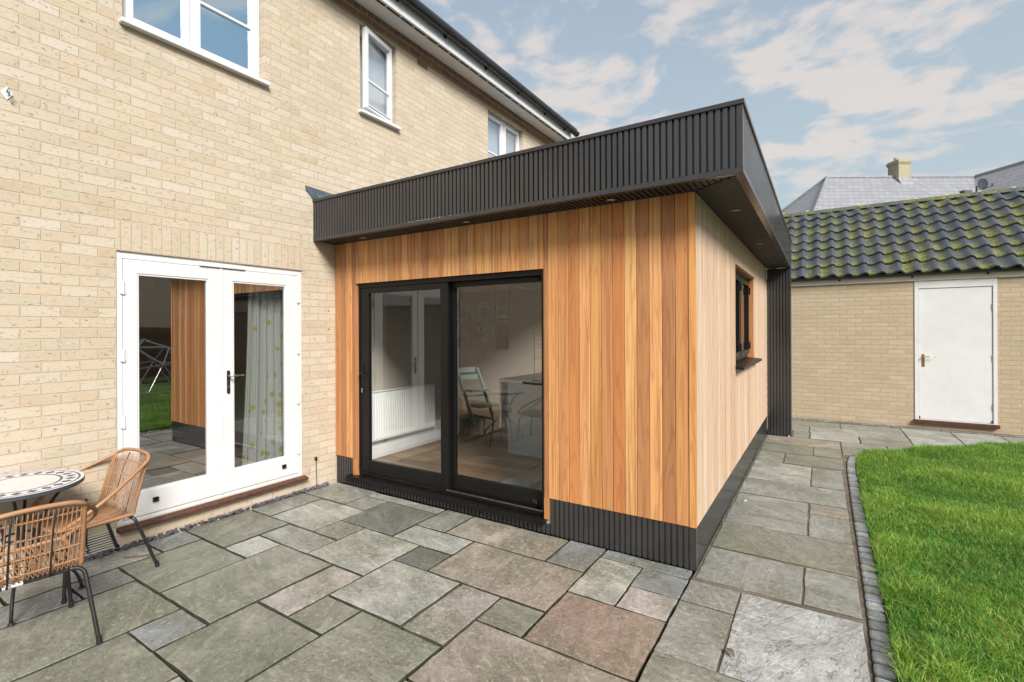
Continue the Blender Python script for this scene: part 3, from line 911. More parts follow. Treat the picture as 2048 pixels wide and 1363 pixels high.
# ---- living room seen through the doors
mb = MB()
mb.box(-4.2, -0.29, -3.6, -0.02, 0.08, 0.165)
ob('room_floor', mb, M['floor'], house)
mb = MB()
mb.box(-4.3, -4.2, -3.6, -0.02, 0.165, 2.5)
mb.box(-4.2, -0.30, -3.7, -3.6, 0.165, 2.5)
mb.box(-4.2, -0.30, -0.02, 0.06, 0.165, 2.5)
mb.box(-4.2, -0.30, -3.6, -0.02, 2.5, 2.6)
ob('room_wall', mb, M['inwall'], house)
# curtain inside the right-hand leaf
mb = MB()
n = 90
row = []
for k in range(n + 1):
    u = k / n
    yy = -0.90 + 0.44 * u
    xx = -0.24 + 0.030 * math.sin(u * 34) + 0.014 * math.sin(u * 71 + 1)
    row.append((xx, yy))
zs = np.linspace(0.19, 2.30, 18)
for z in zs:
    for k in range(n + 1):
        xx, yy = row[k]
        g = 1 - z / 2.3
        mb.v.append((xx * 1.0 + 0.010 * math.sin(z * 2 + yy * 9), yy - 0.06 * g ** 1.5 * (1 - k / n) + 0.05 * g * (k / n - 0.5), z))
for r_ in range(len(zs) - 1):
    for k in range(n):
        i = r_ * (n + 1) + k
        mb.f.append((i, i + 1, i + n + 2, i + n + 1))
        mb.c.append(None)
cur = ob('curtain', mb, M['curtain'], None, smooth=True, fix=False)
cur.modifiers.new('thickness', 'SOLIDIFY').thickness = 0.003
tag(cur, 'white curtain with yellow and grey drop pattern hanging behind the right french door', 'curtain')

# ================================================================== EXTENSION
ext = thing('cedar_extension', 'flat-roofed single-storey extension clad in vertical cedar boards with charcoal fluted fascia and plinth', 'extension')
DO = (0.325, 2.512, 0.12, 2.142)        # sliding door opening in the front
WO = (1.985, 3.84, 1.275, 2.302)        # side window opening
PZ = 0.294


def boards(fn, u0, u1, z0, z1, holes, pitch, rng):
    mb = MB()
    n = int(round((u1 - u0) / pitch))
    p = (u1 - u0) / n
    for k in range(n):
        a, b = u0 + k * p, u0 + (k + 1) * p
        segs = [(a, b, z0, z1)]
        for h in holes:
            new = []
            for (c, d, e, f) in segs:
                if d <= h[0] or c >= h[1]:
                    new.append((c, d, e, f))
                    continue
                if c < h[0]:
                    new.append((c, h[0], e, f))
                if d > h[1]:
                    new.append((h[1], d, e, f))
                cc, dd = max(c, h[0]), min(d, h[1])
                if h[2] > e:
                    new.append((cc, dd, e, h[2]))
                if h[3] < f:
                    new.append((cc, dd, h[3], f))
            segs = new
        dz = 0.0
        for (c, d, e, f) in segs:
            # a board with a small chamfer on both long edges: one island each
            g, ch = 0.0012, 0.003
            if d - c < 0.02:
                g = 0.0
                ch = 0.001
            dd = rng.uniform(0, 0.0012)
            i = len(mb.v)
            pr = [(c + g, 0.018), (c + g, ch + dd), (c + g + ch, dd), (d - g - ch, dd), (d - g, ch + dd), (d - g, 0.018)]
            mb.prism(pr, e, f, lambda u, v, h: fn(u, v, h))
    return mb


rr = random.Random(3)
mb = boards(EF, 0.002, LX - 0.045, PZ, ZB - 0.002, [(DO[0], DO[1], -1, DO[3]), ], 0.0885, rr)
ob('front_cladding', mb, M['cedar'], ext)
mb = MB()
mb.box(LX - 0.044, LX - 0.0005, -0.004, 0.040, PZ - 0.002, ZB - 0.002)
ob('corner_trim', mb, M['cedar'], ext, bevel=0.002)
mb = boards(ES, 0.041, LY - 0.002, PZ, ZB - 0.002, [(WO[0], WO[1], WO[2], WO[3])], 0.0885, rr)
ob('side_cladding', mb, M['cedar_sky_lit'], ext)
# structure behind the boards
mb = MB()
EF2 = lambda u, d, z: (u, d + 0.0185, z)
wall(mb, EF2, 0.002, LX - 0.0185, 0.02, ZB + 0.38, [(DO[0] - 0.003, DO[1] + 0.003, 0.10, DO[3] + 0.003)], 0.16)
ES2 = lambda u, d, z: (LX - 0.0185 - d, u, z)
wall(mb, ES2, 0.18, LY - 0.01, 0.02, ZB + 0.38, [(WO[0] - 0.003, WO[1] + 0.003, WO[2] - 0.003, WO[3] + 0.003)], 0.16)
mb.box(0.002, LX - 0.18, LY - 0.17, LY - 0.01, 0.02, ZB + 0.38)
ob('inner_wall', mb, M['inwall'], ext)
# cedar linings of the openings
for bxs in ((DO[0] - 0.048, DO[0], -0.002, 0.016, DO[2], PZ - 0.001), (DO[1], DO[1] + 0.042, -0.002, 0.016, DO[2], PZ - 0.001),
            (DO[0] - 0.003, DO[0] + 0.012, 0.0185, 0.10, DO[2], DO[3]), (DO[1] - 0.012, DO[1] + 0.003, 0.0185, 0.10, DO[2], DO[3]),
            (LX - 0.13, LX - 0.0185, WO[0] - 0.003, WO[0] + 0.014, WO[2], WO[3]), (LX - 0.13, LX - 0.0185, WO[1] - 0.014, WO[1] + 0.003, WO[2], WO[3]),
            (LX - 0.13, LX - 0.0185, WO[0] + 0.014, WO[1] - 0.014, WO[3] - 0.012, WO[3] + 0.003)):
    mb = MB()
    mb.box(*bxs)
    ob('cedar_lining', mb, M['cedar'], ext)
# fluted plinth
EP = lambda u, d, z: (u, d + 0.003, z)
PK = dict(depth=0.0105, back=0.0045)
mb = MB()
slats(mb, EP, 0.012, DO[0] - 0.05, 0.0, PZ - 0.002, **PK)
slats(mb, EP, DO[0] - 0.05, DO[1] + 0.05, 0.0, 0.082, **PK)
slats(mb, EP, DO[1] + 0.05, LX - 0.045, 0.0, PZ - 0.002, **PK)
mb.box(LX - 0.044, LX - 0.002, 0.002, 0.044, 0.0, PZ - 0.0025)
SP = lambda u, d, z: (LX - 0.003 - d, u, z)
slats(mb, SP, 0.045, LY - 0.003, 0.0, PZ - 0.002, **PK)
ob('plinth', mb, M['composite'], ext)
# fascia
FX = LX + OE
SE = 5.80
FF = lambda u, d, z: (u, -OV + d, z)
FS = lambda u, d, z: (FX - d, u, z)
mb = MB()
slats(mb, FF, 0.014, FX - 0.034, ZB + 0.034, ZT - 0.026)
ob('front_fascia', mb, M['composite'], ext)
mb = MB()
slats(mb, FS, -OV + 0.034, SE, ZB + 0.034, ZT - 0.026)
ob('side_fascia', mb, M['composite'], ext)
mb = MB()
mb.box(0.0, 2.148, -OV - 0.010, -OV + 0.05, ZT - 0.025, ZT + 0.004)       # capping
mb.box(2.1505, FX + 0.010, -OV - 0.010, -OV + 0.05, ZT - 0.0245, ZT + 0.0045)
mb.box(FX - 0.05, FX + 0.010, -OV + 0.0505, SE + 0.01, ZT - 0.025, ZT + 0.004)
mb.box(0.0, 2.048, -OV - 0.003, -OV + 0.045, ZB - 0.002, ZB + 0.033)      # bottom angle
mb.box(2.0505, FX + 0.003, -OV - 0.0035, -OV + 0.045, ZB - 0.0025, ZB + 0.033)
mb.box(FX - 0.045, FX + 0.003, -OV + 0.0455, SE, ZB - 0.002, ZB + 0.033)
mb.box(FX - 0.033, FX + 0.001, -OV - 0.001, -OV + 0.033, ZB + 0.0335, ZT - 0.0255)   # corner
mb.box(0.0, 0.013, -OV - 0.001, -OV + 0.02, ZB + 0.0335, ZT - 0.0255)
ob('fascia_trim', mb, M['comp_trim'], ext, bevel=0.002)
# soffit, mitred at the corner
mb = MB()
mb.box(0.0, LX, -OV + 0.046, 0.03, ZB + 0.010, ZB + 0.022)
n = int((FX - 0.03) / 0.04)
for k in range(n):
    u0, u1 = k * 0.04 + 0.0065, (k + 1) * 0.04 - 0.0065
    end = 0.0 if u1 <= LX else -(u1 - LX) * (OV / OE)
    if end < -OV + 0.06:
        continue
    mb.box(u0, u1, -OV + 0.046, end, ZB, ZB + 0.011)
mb.box(LX, FX - 0.046, -OV + 0.046, LY, ZB + 0.0105, ZB + 0.0225)
n = int((LY + OV) / 0.04)
for k in range(n):
    v0, v1 = LY - (k + 1) * 0.04 + 0.0065, LY - k * 0.04 - 0.0065
    st_ = LX + 0.0 if v0 >= 0 else LX + (-v0) * (OE / OV)
    if st_ > FX - 0.06:
        continue
    mb.box(st_ + 0.001, FX - 0.046, v0, v1, ZB, ZB + 0.011)
ob('soffit', mb, M['comp_soffit'], ext)
# column at the far end
mb = MB()
CF = lambda u, d, z: (u, LY + 0.0 + d, z)
slats(mb, CF, LX + 0.004, FX - 0.022, 0.0, ZB - 0.002)
mb.box(LX + 0.004, FX - 0.02, LY + 0.022, SE, 0.0, ZB - 0.002)
col_ = ob('end_column', mb, M['composite'], ext)
mb = MB()
mb.box(FX - 0.021, FX + 0.0005, LY - 0.002, SE, 0.0, ZB - 0.003)
ob('column_trim', mb, M['comp_trim'], col_, bevel=0.002)
# flat roof with an unseen glazed opening added to daylight the room
mb = MB()
wall(mb, lambda u, d, z: (u, z, ZT - 0.03 - d), 0.0, FX - 0.05, -OV + 0.05, SE - 0.02, [(1.0, 2.6, 1.9, 4.4)], 0.35)
ob('flat_roof', mb, M['roofskin'], ext)
mb = MB()
mb.face([(1.0, 1.9, ZT + 0.02), (2.6, 1.9, ZT + 0.02), (2.6, 4.4, ZT + 0.02), (1.0, 4.4, ZT + 0.02)])
ob('added_rooflight', mb, M['glass'], ext, fix=False)
# lead flashing at the wall
mb = MB()
mb.prism([(-0.395, 3.150), (-0.02, 3.135), (-0.02, ZT + 0.005), (-0.285, ZT + 0.005), (-0.315, 3.045), (-0.355, 3.085), (-0.385, 3.10)], 0.002, 0.012, lambda u, v, h: (h, u, v))
mb.prism([(0.012, ZT + 0.07), (0.10, ZT + 0.006), (0.012, ZT + 0.006)], -0.285, 5.7, lambda u, v, h: (u, h, v))
ob('lead_flashing', mb, M['lead'], ext)
# recessed soffit lights
dl0 = None
for (x, y) in ((0.57, -0.125), (1.84, -0.125), (3.11, -0.122), (3.80, 0.79), (3.80, 2.74), (3.80, 4.70)):
    if dl0 is None:
        mb = MB()
        N = 28
        prf = [(0.040, 0.0), (0.040, -0.005), (0.031, -0.004), (0.028, 0.006)]
        for k in range(N):
            a0, a1 = 2 * PI * k / N, 2 * PI * (k + 1) / N
            for (r0, h0), (r1, h1) in zip(prf, prf[1:]):
                mb.face([(r0 * math.cos(a0), r0 * math.sin(a0), h0), (r0 * math.cos(a1), r0 * math.sin(a1), h0), (r1 * math.cos(a1), r1 * math.sin(a1), h1), (r1 * math.cos(a0), r1 * math.sin(a0), h1)])
        dl0 = ob('downlight', mb, M['dark_metal'], ext, smooth=False)
        dl0.location = (x, y, ZB - 0.0005)
        mb = MB()
        mb.disc((0, 0, -0.001), 0.030, 0.004)
        ln0 = ob('lamp_lens', mb, M['lens'], dl0)
    else:
        d = dl0.copy()
        COL.objects.link(d)
        d.location = (x, y, ZB - 0.0005)
        l_ = ln0.copy()
        COL.objects.link(l_)
        l_.parent = d

# ---- sliding door
mb = MB()
fd_ = EF
ring(mb, EF, DO[0] + 0.006, DO[1] - 0.006, DO[2] + 0.01, DO[3] - 0.002, (0.028, 0.028, 0.03, 0.045), 0.030, 0.155)
fbox(mb, EF, DO[0] - 0.09, DO[1] + 0.012, -0.060, 0.0295, 0.083, 0.121)          # sill nose
sdf = ob('sliding_door_frame', mb, M['black'], ext, bevel=0.003)
mb = MB()
fbox(mb, EF, 1.49, DO[1] - 0.035, 0.036, 0.046, 0.150, 0.166)
ob('track_rail', mb, M['steel'], sdf)
for nm, (a, b), (g0, g1), (ga, gb), d in (('front', (0.360, 1.512), (0.478, 1.425), (0.293, 2.036), 0.040), ('rear', (1.462, 2.478), (1.545, 2.458), (0.293, 2.048), 0.100)):
    mb = MB()
    z0, z1 = 0.162, 2.094
    ring(mb, EF, a, b, z0, z1, (g0 - a, b - g1, ga - z0, z1 - gb), d, d + 0.045)
    pn = ob('sliding_panel', mb, M['black'], ext, bevel=0.003)
    mb = MB()
    mb.face([EF(g0 - 0.005, d + 0.022, ga - 0.005), EF(g1 + 0.005, d + 0.022, ga - 0.005), EF(g1 + 0.005, d + 0.022, gb + 0.005), EF(g0 - 0.005, d + 0.022, gb + 0.005)])
    ob('pane', mb, M['glass'], pn, fix=False)
    hx = 0.420 if nm == 'front' else 2.470
    mb = MB()
    if nm == 'front':
        fbox(mb, EF, 0.372, 0.400, d - 0.008, d + 0.002, 1.06, 1.30)
        mb.tube([(0.386, d - 0.005, 1.20), (0.386, d - 0.045, 1.20), (0.405, d - 0.055, 1.20), (0.445, d - 0.055, 1.205), (0.462, d - 0.055, 1.19), (0.465, d - 0.055, 1.06)], 0.010, 10)
        ob('handle', mb, M['black'], pn)
        mb = MB()
        fbox(mb, EF, 0.378, 0.394, d - 0.011, d - 0.0082, 1.00, 1.045)
        ob('keyhole', mb, M['steel'], pn)
    else:
        fbox(mb, EF, 2.460, 2.476, d - 0.012, d + 0.002, 1.07, 1.33)
        mb.tube([(2.468, d - 0.01, 1.205), (2.468, d - 0.06, 1.205), (2.44, d - 0.068, 1.205), (2.30, d - 0.066, 1.21)], 0.010, 10)
        ob('handle', mb, M['black'], pn)
    if nm == 'rear':
        mb = MB()
        fbox(mb, EF, 2.385, 2.435, d - 0.014, d + 0.001, 2.062, 2.084)
        ob('lock_block', mb, M['black'], pn, bevel=0.003)
        mb = MB()
        for q in range(2):
            fbox(mb, EF, 2.36, 2.405, d - 0.014, d + 0.001, 0.195 + q * 0.018, 0.209 + q * 0.018)
        ob('door_stop', mb, M['gutter'], pn, bevel=0.002)

# ---- side window
mb = MB()
ring(mb, ES, WO[0] + 0.014, WO[1] - 0.014, WO[2] + 0.02, WO[3] - 0.012, 0.05, 0.085, 0.15)
fbox(mb, ES, 2.89, 2.94, 0.085, 0.15, WO[2] + 0.07, WO[3] - 0.062)
swf = ob('side_window_frame', mb, M['black'], ext, bevel=0.003)
for a, b in ((WO[0] + 0.058, 2.896), (2.934, WO[1] - 0.058)):
    mb = MB()
    ring(mb, ES, a, b, WO[2] + 0.064, WO[3] - 0.056, 0.055, 0.062, 0.12)
    sh = ob('window_sash', mb, M['black'], ext, bevel=0.003)
    mb = MB()
    p = (a + 0.05, b - 0.05, WO[2] + 0.112, WO[3] - 0.104)
    mb.face([ES(p[0], 0.088, p[2]), ES(p[1], 0.088, p[2]), ES(p[1], 0.088, p[3]), ES(p[0], 0.088, p[3])])
    ob('pane', mb, M['glass'], sh, fix=False)
    for hz in (WO[2] + 0.17, WO[3] - 0.17):
        for hy_ in (a - 0.004, b + 0.004):
            mb = MB()
            fbox(mb, ES, hy_ - 0.014, hy_ + 0.014, 0.048, 0.066, hz - 0.045, hz + 0.045)
            ob('hinge', mb, M['black'], sh, bevel=0.003)
mb = MB()
mb.prism([(0.075, WO[2] - 0.028), (0.075, WO[2] - 0.002), (-0.10, WO[2] + 0.022), (-0.10, WO[2] - 0.004), (0.062, WO[2] - 0.028)], WO[0] - 0.02, WO[1] + 0.03, lambda u, v, h: (LX + u, h, v))
ob('window_sill', mb, M['black'], ext, bevel=0.003)

# ---- room inside the extension
mb = MB()
mb.box(0.002, LX - 0.18, 0.18, LY - 0.17, 0.02, 0.160)
ob('room_floor', mb, M['floor'], ext)
mb = MB()
mb.box(0.045, 0.055, 0.40, 1.62, 0.160, 0.33) if False else None
mb.box(0.002, 0.020, 0.18, 2.075, 0.160, 2.62)
ob('room_wall', mb, M['inwall'], ext)
mb = MB()
mb.box(-2.40, -2.30, 0.07, 5.45, 0.16, 2.45)
mb.box(-2.30, -0.30, 5.375, 5.45, 0.16, 2.45)
mb.box(-2.30, -0.30, 0.07, 0.12, 0.16, 2.45)
mb.box(-2.30, -0.30, 0.07, 5.45, 2.451, 2.52)
ob('dining_wall', mb, M['inwall'], house)
mb = MB()
mb.box(-2.40, 0.0015, 0.07, 5.45, 0.08, 0.159)
ob('dining_floor', mb, M['floor'], house)
mb = MB()
mb.box(0.0015, 0.020, 2.20, 5.40, 2.40, 2.62)
ob('wall_beam', mb, M['inwhite'], ext)
mb = MB()
mb.box(0.0205, 0.115, 0.30, 1.78, 0.1605, 0.30)
mb.box(0.0205, 0.040, 1.785, 2.075, 0.1605, 0.28)
ob('skirting', mb, M['white'], ext, bevel=0.006)
mb = MB()
mb.box(-0.295, 0.10, 2.08, 2.20, 0.1605, 2.54)
ob('room_pier', mb, M['inwhite'], ext)
mb = MB()
mb.box(0.0205, 0.10, 0.19, 0.27, 0.3005, 2.54)
ob('room_pier', mb, M['inwhite'], ext)

# radiator
rad = thing('radiator', 'white ribbed panel radiator behind the left sliding pane', 'radiator', (0.06, 1.06, 0.33))
mb = MB()
mb.box(0.02, 0.035, -0.58, 0.58, 0.03, 0.60)
mb.box(-0.02, -0.005, -0.58, 0.58, 0.03, 0.60)
nr = 29
for k in range(nr):
    y = -0.57 + k * 1.14 / (nr - 1)
    mb.prism([(0.0345, y - 0.013), (0.047, y - 0.007), (0.047, y + 0.007), (0.0345, y + 0.013)], 0.05, 0.58, lambda u, v, h: (u, v, h))
ob('panel', mb, M['rad'], rad)
mb = MB()
mb.box(-0.02, 0.048, -0.585, 0.585, 0.601, 0.612)
ob('top_grille', mb, M['rad'], rad, bevel=0.003)
for s_ in (-1, 1):
    mb = MB()
    mb.tube([(0.01, s_ * 0.60, 0.07), (0.01, s_ * 0.615, 0.02), (0.01, s_ * 0.615, -0.03)], 0.010, 10)
    mb.tube([(0.01, s_ * 0.60, 0.06), (0.01, s_ * 0.60, 0.14)], 0.017, 12)
    ob('valve', mb, M['rad'], rad, smooth=True)

# framed pictures on the inner wall
pics = [((-2.43, -1.82, 1.28, 2.3), 'photo', 'large framed grey print left of the smaller frames'),
        ((-1.68, -1.33, 1.81, 2.27), 'paper', 'framed sketch above the low wide three-photo frame'),
        ((-1.77, -1.32, 1.51, 1.73), 'paper', 'low wide frame of three small photographs'),
        ((-1.21, -0.87, 1.85, 2.64), 'paper', 'tall framed print highest and furthest right'),
        ((-1.19, -0.89, 1.27, 1.7), 'red', 'dark red poster below the tall framed print')]
for (x0, x1, z0, z1), mt, lab in pics:
    p = thing('picture_frame', lab, 'picture', ((x0 + x1) / 2, 5.3745 if x1 < -0.3 else 5.37, z0), 0, 'pictures on the inner end wall')
    w_ = (x1 - x0) / 2
    mb = MB()
    ring(mb, lambda u, d, z: (u, d - 0.022, z), -w_, w_, 0, z1 - z0, 0.020, 0.0, 0.021)
    ob('frame', mb, M['black'], p)
    mb = MB()
    mb.box(-w_ + 0.019, w_ - 0.019, -0.010, -0.004, 0.019, z1 - z0 - 0.019)
    ob('print', mb, M[mt], p)
    if mt == 'paper':
        if z1 - z0 < 0.3:
            for q in (-1, 0, 1):
                mb = MB()
                mb.box(q * w_ * 0.55 - w_ * 0.2, q * w_ * 0.55 + w_ * 0.2, -0.012, -0.0102, 0.045, z1 - z0 - 0.045)
                ob('image', mb, M['photo'], p)
        else:
            mb = MB()
            mb.box(-w_ + 0.075, w_ - 0.075, -0.012, -0.0102, 0.09, z1 - z0 - 0.09)
            ob('image', mb, M['photo'], p)

# kitchen island
isl_ = thing('kitchen_island', 'pale grey kitchen island with white worktop behind the right sliding pane', 'kitchen island', (1.72, 2.30, 0.16))
mb = MB()
mb.box(-0.48, 0.9, -0.68, 0.7, 0.0, 0.86)
ob('cabinet', mb, M['island'], isl_, bevel=0.003)
mb = MB()
mb.box(-0.58, 0.95, -0.72, 0.74, 0.861, 0.90)
mb.box(-0.575, -0.545, -0.715, 0.735, 0.30, 0.8605)
ob('worktop', mb, M['worktop'], isl_, bevel=0.004)
# plant in a pot on the island
pt = thing('potted_plant', 'small leafy plant in a white pot standing on the island worktop', 'plant', (1.62, 2.10, 1.06))
mb = MB()
for (r0, h0), (r1, h1) in (((0.04, 0), (0.055, 0.10)), ((0.055, 0.10), (0.048, 0.10)), ((0.048, 0.10), (0.04, 0.03))):
    for k in range(20):
        a0, a1 = 2 * PI * k / 20, 2 * PI * (k + 1) / 20
        mb.face([(r0 * math.cos(a0), r0 * math.sin(a0), h0), (r0 * math.cos(a1), r0 * math.sin(a1), h0), (r1 * math.cos(a1), r1 * math.sin(a1), h1), (r1 * math.cos(a0), r1 * math.sin(a0), h1)])
mb.disc((0, 0, 0), 0.04, 0.002, 20)
mb.disc((0, 0, 0.075), 0.047, 0.006, 20)
ob('pot', mb, M['rad'], pt, smooth=False)
mb = MB()
for k in range(46):
    a, e, l = rr.uniform(0, 2 * PI), rr.uniform(0.3, 1.4), rr.uniform(0.07, 0.17)
    d = Vector((math.cos(a) * math.cos(e), math.sin(a) * math.cos(e), math.sin(e)))
    p0 = Vector((0, 0, 0.08))
    p1 = p0 + d * l
    sd = d.cross(Vector((0, 0, 1))).normalized() * 0.018
    tip = p1 + d * 0.05
    mb.face([p1 - d * 0.02, p1 + sd, tip, p1 - sd])
    mb.tube([p0, p1], 0.0015, 4)
ob('foliage', mb, M['leafg'], pt, fix=False)
# child's high chair
hc = thing('high_chair', 'pale teal wooden child chair with sloping uprights beside the island', 'high chair', (-0.38, 3.30, 0.16), math.radians(-20))
for s_ in (-1, 1):
    mb = MB()
    mb.prism([(0.26, 0.0), (0.33, 0.0), (-0.16, 0.86), (-0.23, 0.86)], s_ * 0.21 - 0.012, s_ * 0.21 + 0.012, lambda u, v, h: (u, h, v))
    mb.prism([(-0.30, 0.0), (0.33, 0.0), (0.33, 0.035), (-0.30, 0.035)], s_ * 0.235 - 0.012, s_ * 0.235 + 0.012, lambda u, v, h: (u, h, v))
    ob('side_frame', mb, M['teal'], hc)
mb = MB()
mb.box(-0.08, 0.24, -0.198, 0.198, 0.50, 0.518)
ob('seat', mb, M['teal'], hc, bevel=0.004)
mb = MB()
mb.box(0.02, 0.42, -0.198, 0.198, 0.26, 0.278)
ob('foot_plate', mb, M['teal'], hc, bevel=0.004)
mb = MB()
for z in (0.66, 0.78):
    mb.box(-0.17 - (z - 0.66) * 0.57, -0.155 - (z - 0.66) * 0.57, -0.198, 0.198, z, z + 0.085)
ob('backrest', mb, M['teal'], hc, bevel=0.004)
mb = MB()
mb.box(-0.12, -0.10, -0.198, 0.198, 0.0, 0.034)
mb.tube([(0.1, -0.198, 0.42), (0.1, 0.198, 0.42)], 0.008, 8)
ob('crossbar', mb, M['teal'], hc)
# door mat
mb = MB()
mb.box(-0.28, 0.28, -0.20, 0.20, 0.0, 0.012)
dm = ob('doormat', mb, M['mat'], None, bevel=0.004)
dm.location = (2.08, 0.50, 0.161)
tag(dm, 'grey rectangular doormat on the floor inside the sliding door', 'doormat')

# ================================================================== GARAGE AT THE END OF THE PATH
gar = thing('garage', 'low buff brick garage with mossy pantile roof and white door beyond the path', 'garage', (0, 0, 0))
GY = 7.73
GF = lambda u, d, z: (u, GY + d, z)
GD = (5.628, 6.605, 0.125, 2.375)
mb = MB()
wall(mb, GF, 1.0, 12.0, -0.05, 2.52, [GD], 0.22)
mb.box(1.0, 1.22, GY + 0.221, 12.0, -0.05, 2.52)
mb.box(11.78, 12.0, GY + 0.221, 12.0, -0.05, 2.52)
mb.box(1.221, 11.779, 11.78, 12.0, -0.05, 2.52)
ob('wall', mb, M['brick_y'], gar)
mb = MB()
mb.box(0.9, 12.1, GY - 0.032, GY - 0.002, 2.440, 2.560)
ob('fascia', mb, M['bounce_cream'], gar, bevel=0.003)
# gutter
mb = MB()
gy, gz, gr = GY - 0.086, 2.572, 0.050
pr = [(gy + gr * math.cos(a), gz + gr * math.sin(a)) for a in np.linspace(PI, 2 * PI, 13)] + [(gy + (gr - 0.006) * math.cos(a), gz + (gr - 0.006) * math.sin(a)) for a in np.linspace(2 * PI, PI, 13)]
mb.prism(pr, 0.9, 12.1, lambda u, v, h: (h, u, v))
mb.tube([(0.9, gy - gr + 0.002, gz + 0.002), (12.1, gy - gr + 0.002, gz + 0.002)], 0.006, 8)
gg = ob('gutter', mb, M['gutter'], gar)
for gx_ in (1.6, 2.5, 3.4, 4.62, 5.60, 6.50, 7.4, 8.3, 9.2):
    mb = MB()
    pr2 = [(gy + (gr + 0.006) * math.cos(a), gz + (gr + 0.006) * math.sin(a)) for a in np.linspace(PI, 2 * PI, 13)] + [(gy + (gr + 0.001) * math.cos(a), gz + (gr + 0.001) * math.sin(a)) for a in np.linspace(2 * PI, PI, 13)]
    mb.prism(pr2, gx_ - 0.02, gx_ + 0.02, lambda u, v, h: (h, u, v))
    mb.box(gx_ - 0.014, gx_ + 0.014, gy + gr - 0.01, GY - 0.0325, gz - 0.078, gz - 0.02)
    ob('gutter_bracket', mb, M['gutter'], gg)
# pantiles
EY, EZ, PITCH = 7.605, 2.585, math.radians(35)
NC, GA, WAVE, AMP = 8, 0.3475, 0.228, 0.027
rngt = np.random.default_rng(5)
x0t, x1t = 1.4, 10.4
SEG = 14
nx = int((x1t - x0t) / WAVE) * SEG
xs = x0t + np.arange(nx + 1) * WAVE / SEG
ph = (xs - x0t) / WAVE
fr = ph - np.floor(ph)
prof = np.where(fr < 0.70, -np.cos((fr / 0.70) ** 1.35 * PI), np.cos((fr - 0.70) / 0.30 * PI))       # slow rise, quick fall
prof = AMP * prof
ca, sa = math.cos(PITCH), math.sin(PITCH)
def P3(x, s, h):
    return (x, EY + s * ca - h * sa, EZ + s * sa + h * ca)
mb = MB()
for c in range(NC):
    jit = rngt.normal(0, 0.004, nx // SEG + 2)
    lift = rngt.normal(0, 0.003, nx // SEG + 2)
    rnd = rngt.random(nx // SEG + 2)
    s0 = c * GA - (0.02 if c else 0.03)
    rows = [(s0, 0.040, 0.0), (s0 + 0.007, 0.047, 0.04), (s0 + GA * 0.33, 0.034, 0.33), (s0 + GA * 0.68, 0.018, 0.66), (s0 + GA + 0.03, 0.002, 1.0)]
    base = len(mb.v)
    for (s_, h, v) in rows:
        for i in range(nx + 1):
            q = min(i, nx - 1) // SEG
            mb.v.append(P3(xs[i], s_ + jit[q] * (1 - v), h + prof[i] + lift[q] * (1 - v)))
    # underside of the nose
    for i in range(nx + 1):
        q = min(i, nx - 1) // SEG
        mb.v.append(P3(xs[i], s0 + jit[q] + 0.003, 0.008 + prof[i] + lift[q]))
    for i in range(nx + 1):
        q = min(i, nx - 1) // SEG
        mb.v.append(P3(xs[i], s0 + 0.05, 0.008 + prof[i]))
    m_ = nx + 1
    for r in range(4):
        for i in range(nx):
            a = base + r * m_ + i
            mb.f.append((a, a + 1, a + 1 + m_, a + m_))
            q = i // SEG
            mb.c.append(((rows[r][2] + rows[r + 1][2]) / 2, 0.5 + prof[i] / AMP / 2, float(rnd[q])))
    for r0, r1 in ((5, 0), (6, 5)):
        for i in range(nx):
            mb.f.append((base + r0 * m_ + i, base + r0 * m_ + i + 1, base + r1 * m_ + i + 1, base + r1 * m_ + i))
            mb.c.append((0.0, 0.5 + prof[i] / AMP / 2, float(rnd[i // SEG])))
tiles = ob('roof_tiles', mb, M['pantile'], gar, smooth=False, fix=False)
md = tiles.modifiers.new('smooth', 'EDGE_SPLIT')
md.split_angle = math.radians(50)
tiles.data.polygons.foreach_set('use_smooth', np.ones(len(tiles.data.polygons), dtype=bool))
RS = NC * GA
RYc, RZc = EY + RS * ca, EZ + RS * sa
# ridge tiles
mb = MB()
x = x0t
while x < x1t:
    j = rr.uniform(-0.004, 0.004)
    pr = [(RYc + 0.03 + 0.115 * math.cos(a), RZc - 0.055 + j + 0.115 * math.sin(a)) for a in np.linspace(0.25, PI - 0.25, 11)]
    pr += [(RYc + 0.03 + 0.10 * math.cos(a), RZc - 0.06 + j + 0.10 * math.sin(a)) for a in np.linspace(PI - 0.25, 0.25, 11)]
    i0 = len(mb.f)
    mb.prism(pr, x + 0.003, x + 0.447, lambda u, v, h: (h, u, v))
    for k in range(i0, len(mb.f)):
        mb.c[k] = (0.05, 0.25, rr.random())
    x += 0.45
ob('ridge_tiles', mb, M['pantile'], gar)
x = x0t
while x < x1t:
    mb = MB()
    mb.prism([(RYc + 0.03 + (0.118 + 0.004 * math.sin(k * 3.1)) * math.cos(a), RZc - 0.055 + (0.119 + 0.005 * math.sin(k * 5)) * math.sin(a)) for k, a in enumerate(np.linspace(1.0, PI - 1.0, 9))] +
             [(RYc + 0.03 + 0.10 * math.cos(a), RZc - 0.06 + 0.10 * math.sin(a)) for a in np.linspace(PI - 1.0, 1.0, 9)], x - 0.008, x + 0.010, lambda u, v, h: (h, u, v))
    mb.tube([(x - 0.03, RYc - 0.01, RZc + 0.062), (x + 0.03, RYc + 0.01, RZc + 0.066)], [0.006, 0.009], 6)
    ob('ridge_mortar', mb, M['mortar'], gar)
    x += 0.45
mb = MB()
mb.prism([(RYc, RZc - 0.02), (12.3, RZc - 0.02 - (12.3 - RYc) * 0.7), (12.3, RZc - 0.10 - (12.3 - RYc) * 0.7), (RYc, RZc - 0.10), (EY + 0.02, EZ - 0.03), (EY + 0.02, EZ - 0.018)], 1.2, 11.2, lambda u, v, h: (h, u, v))
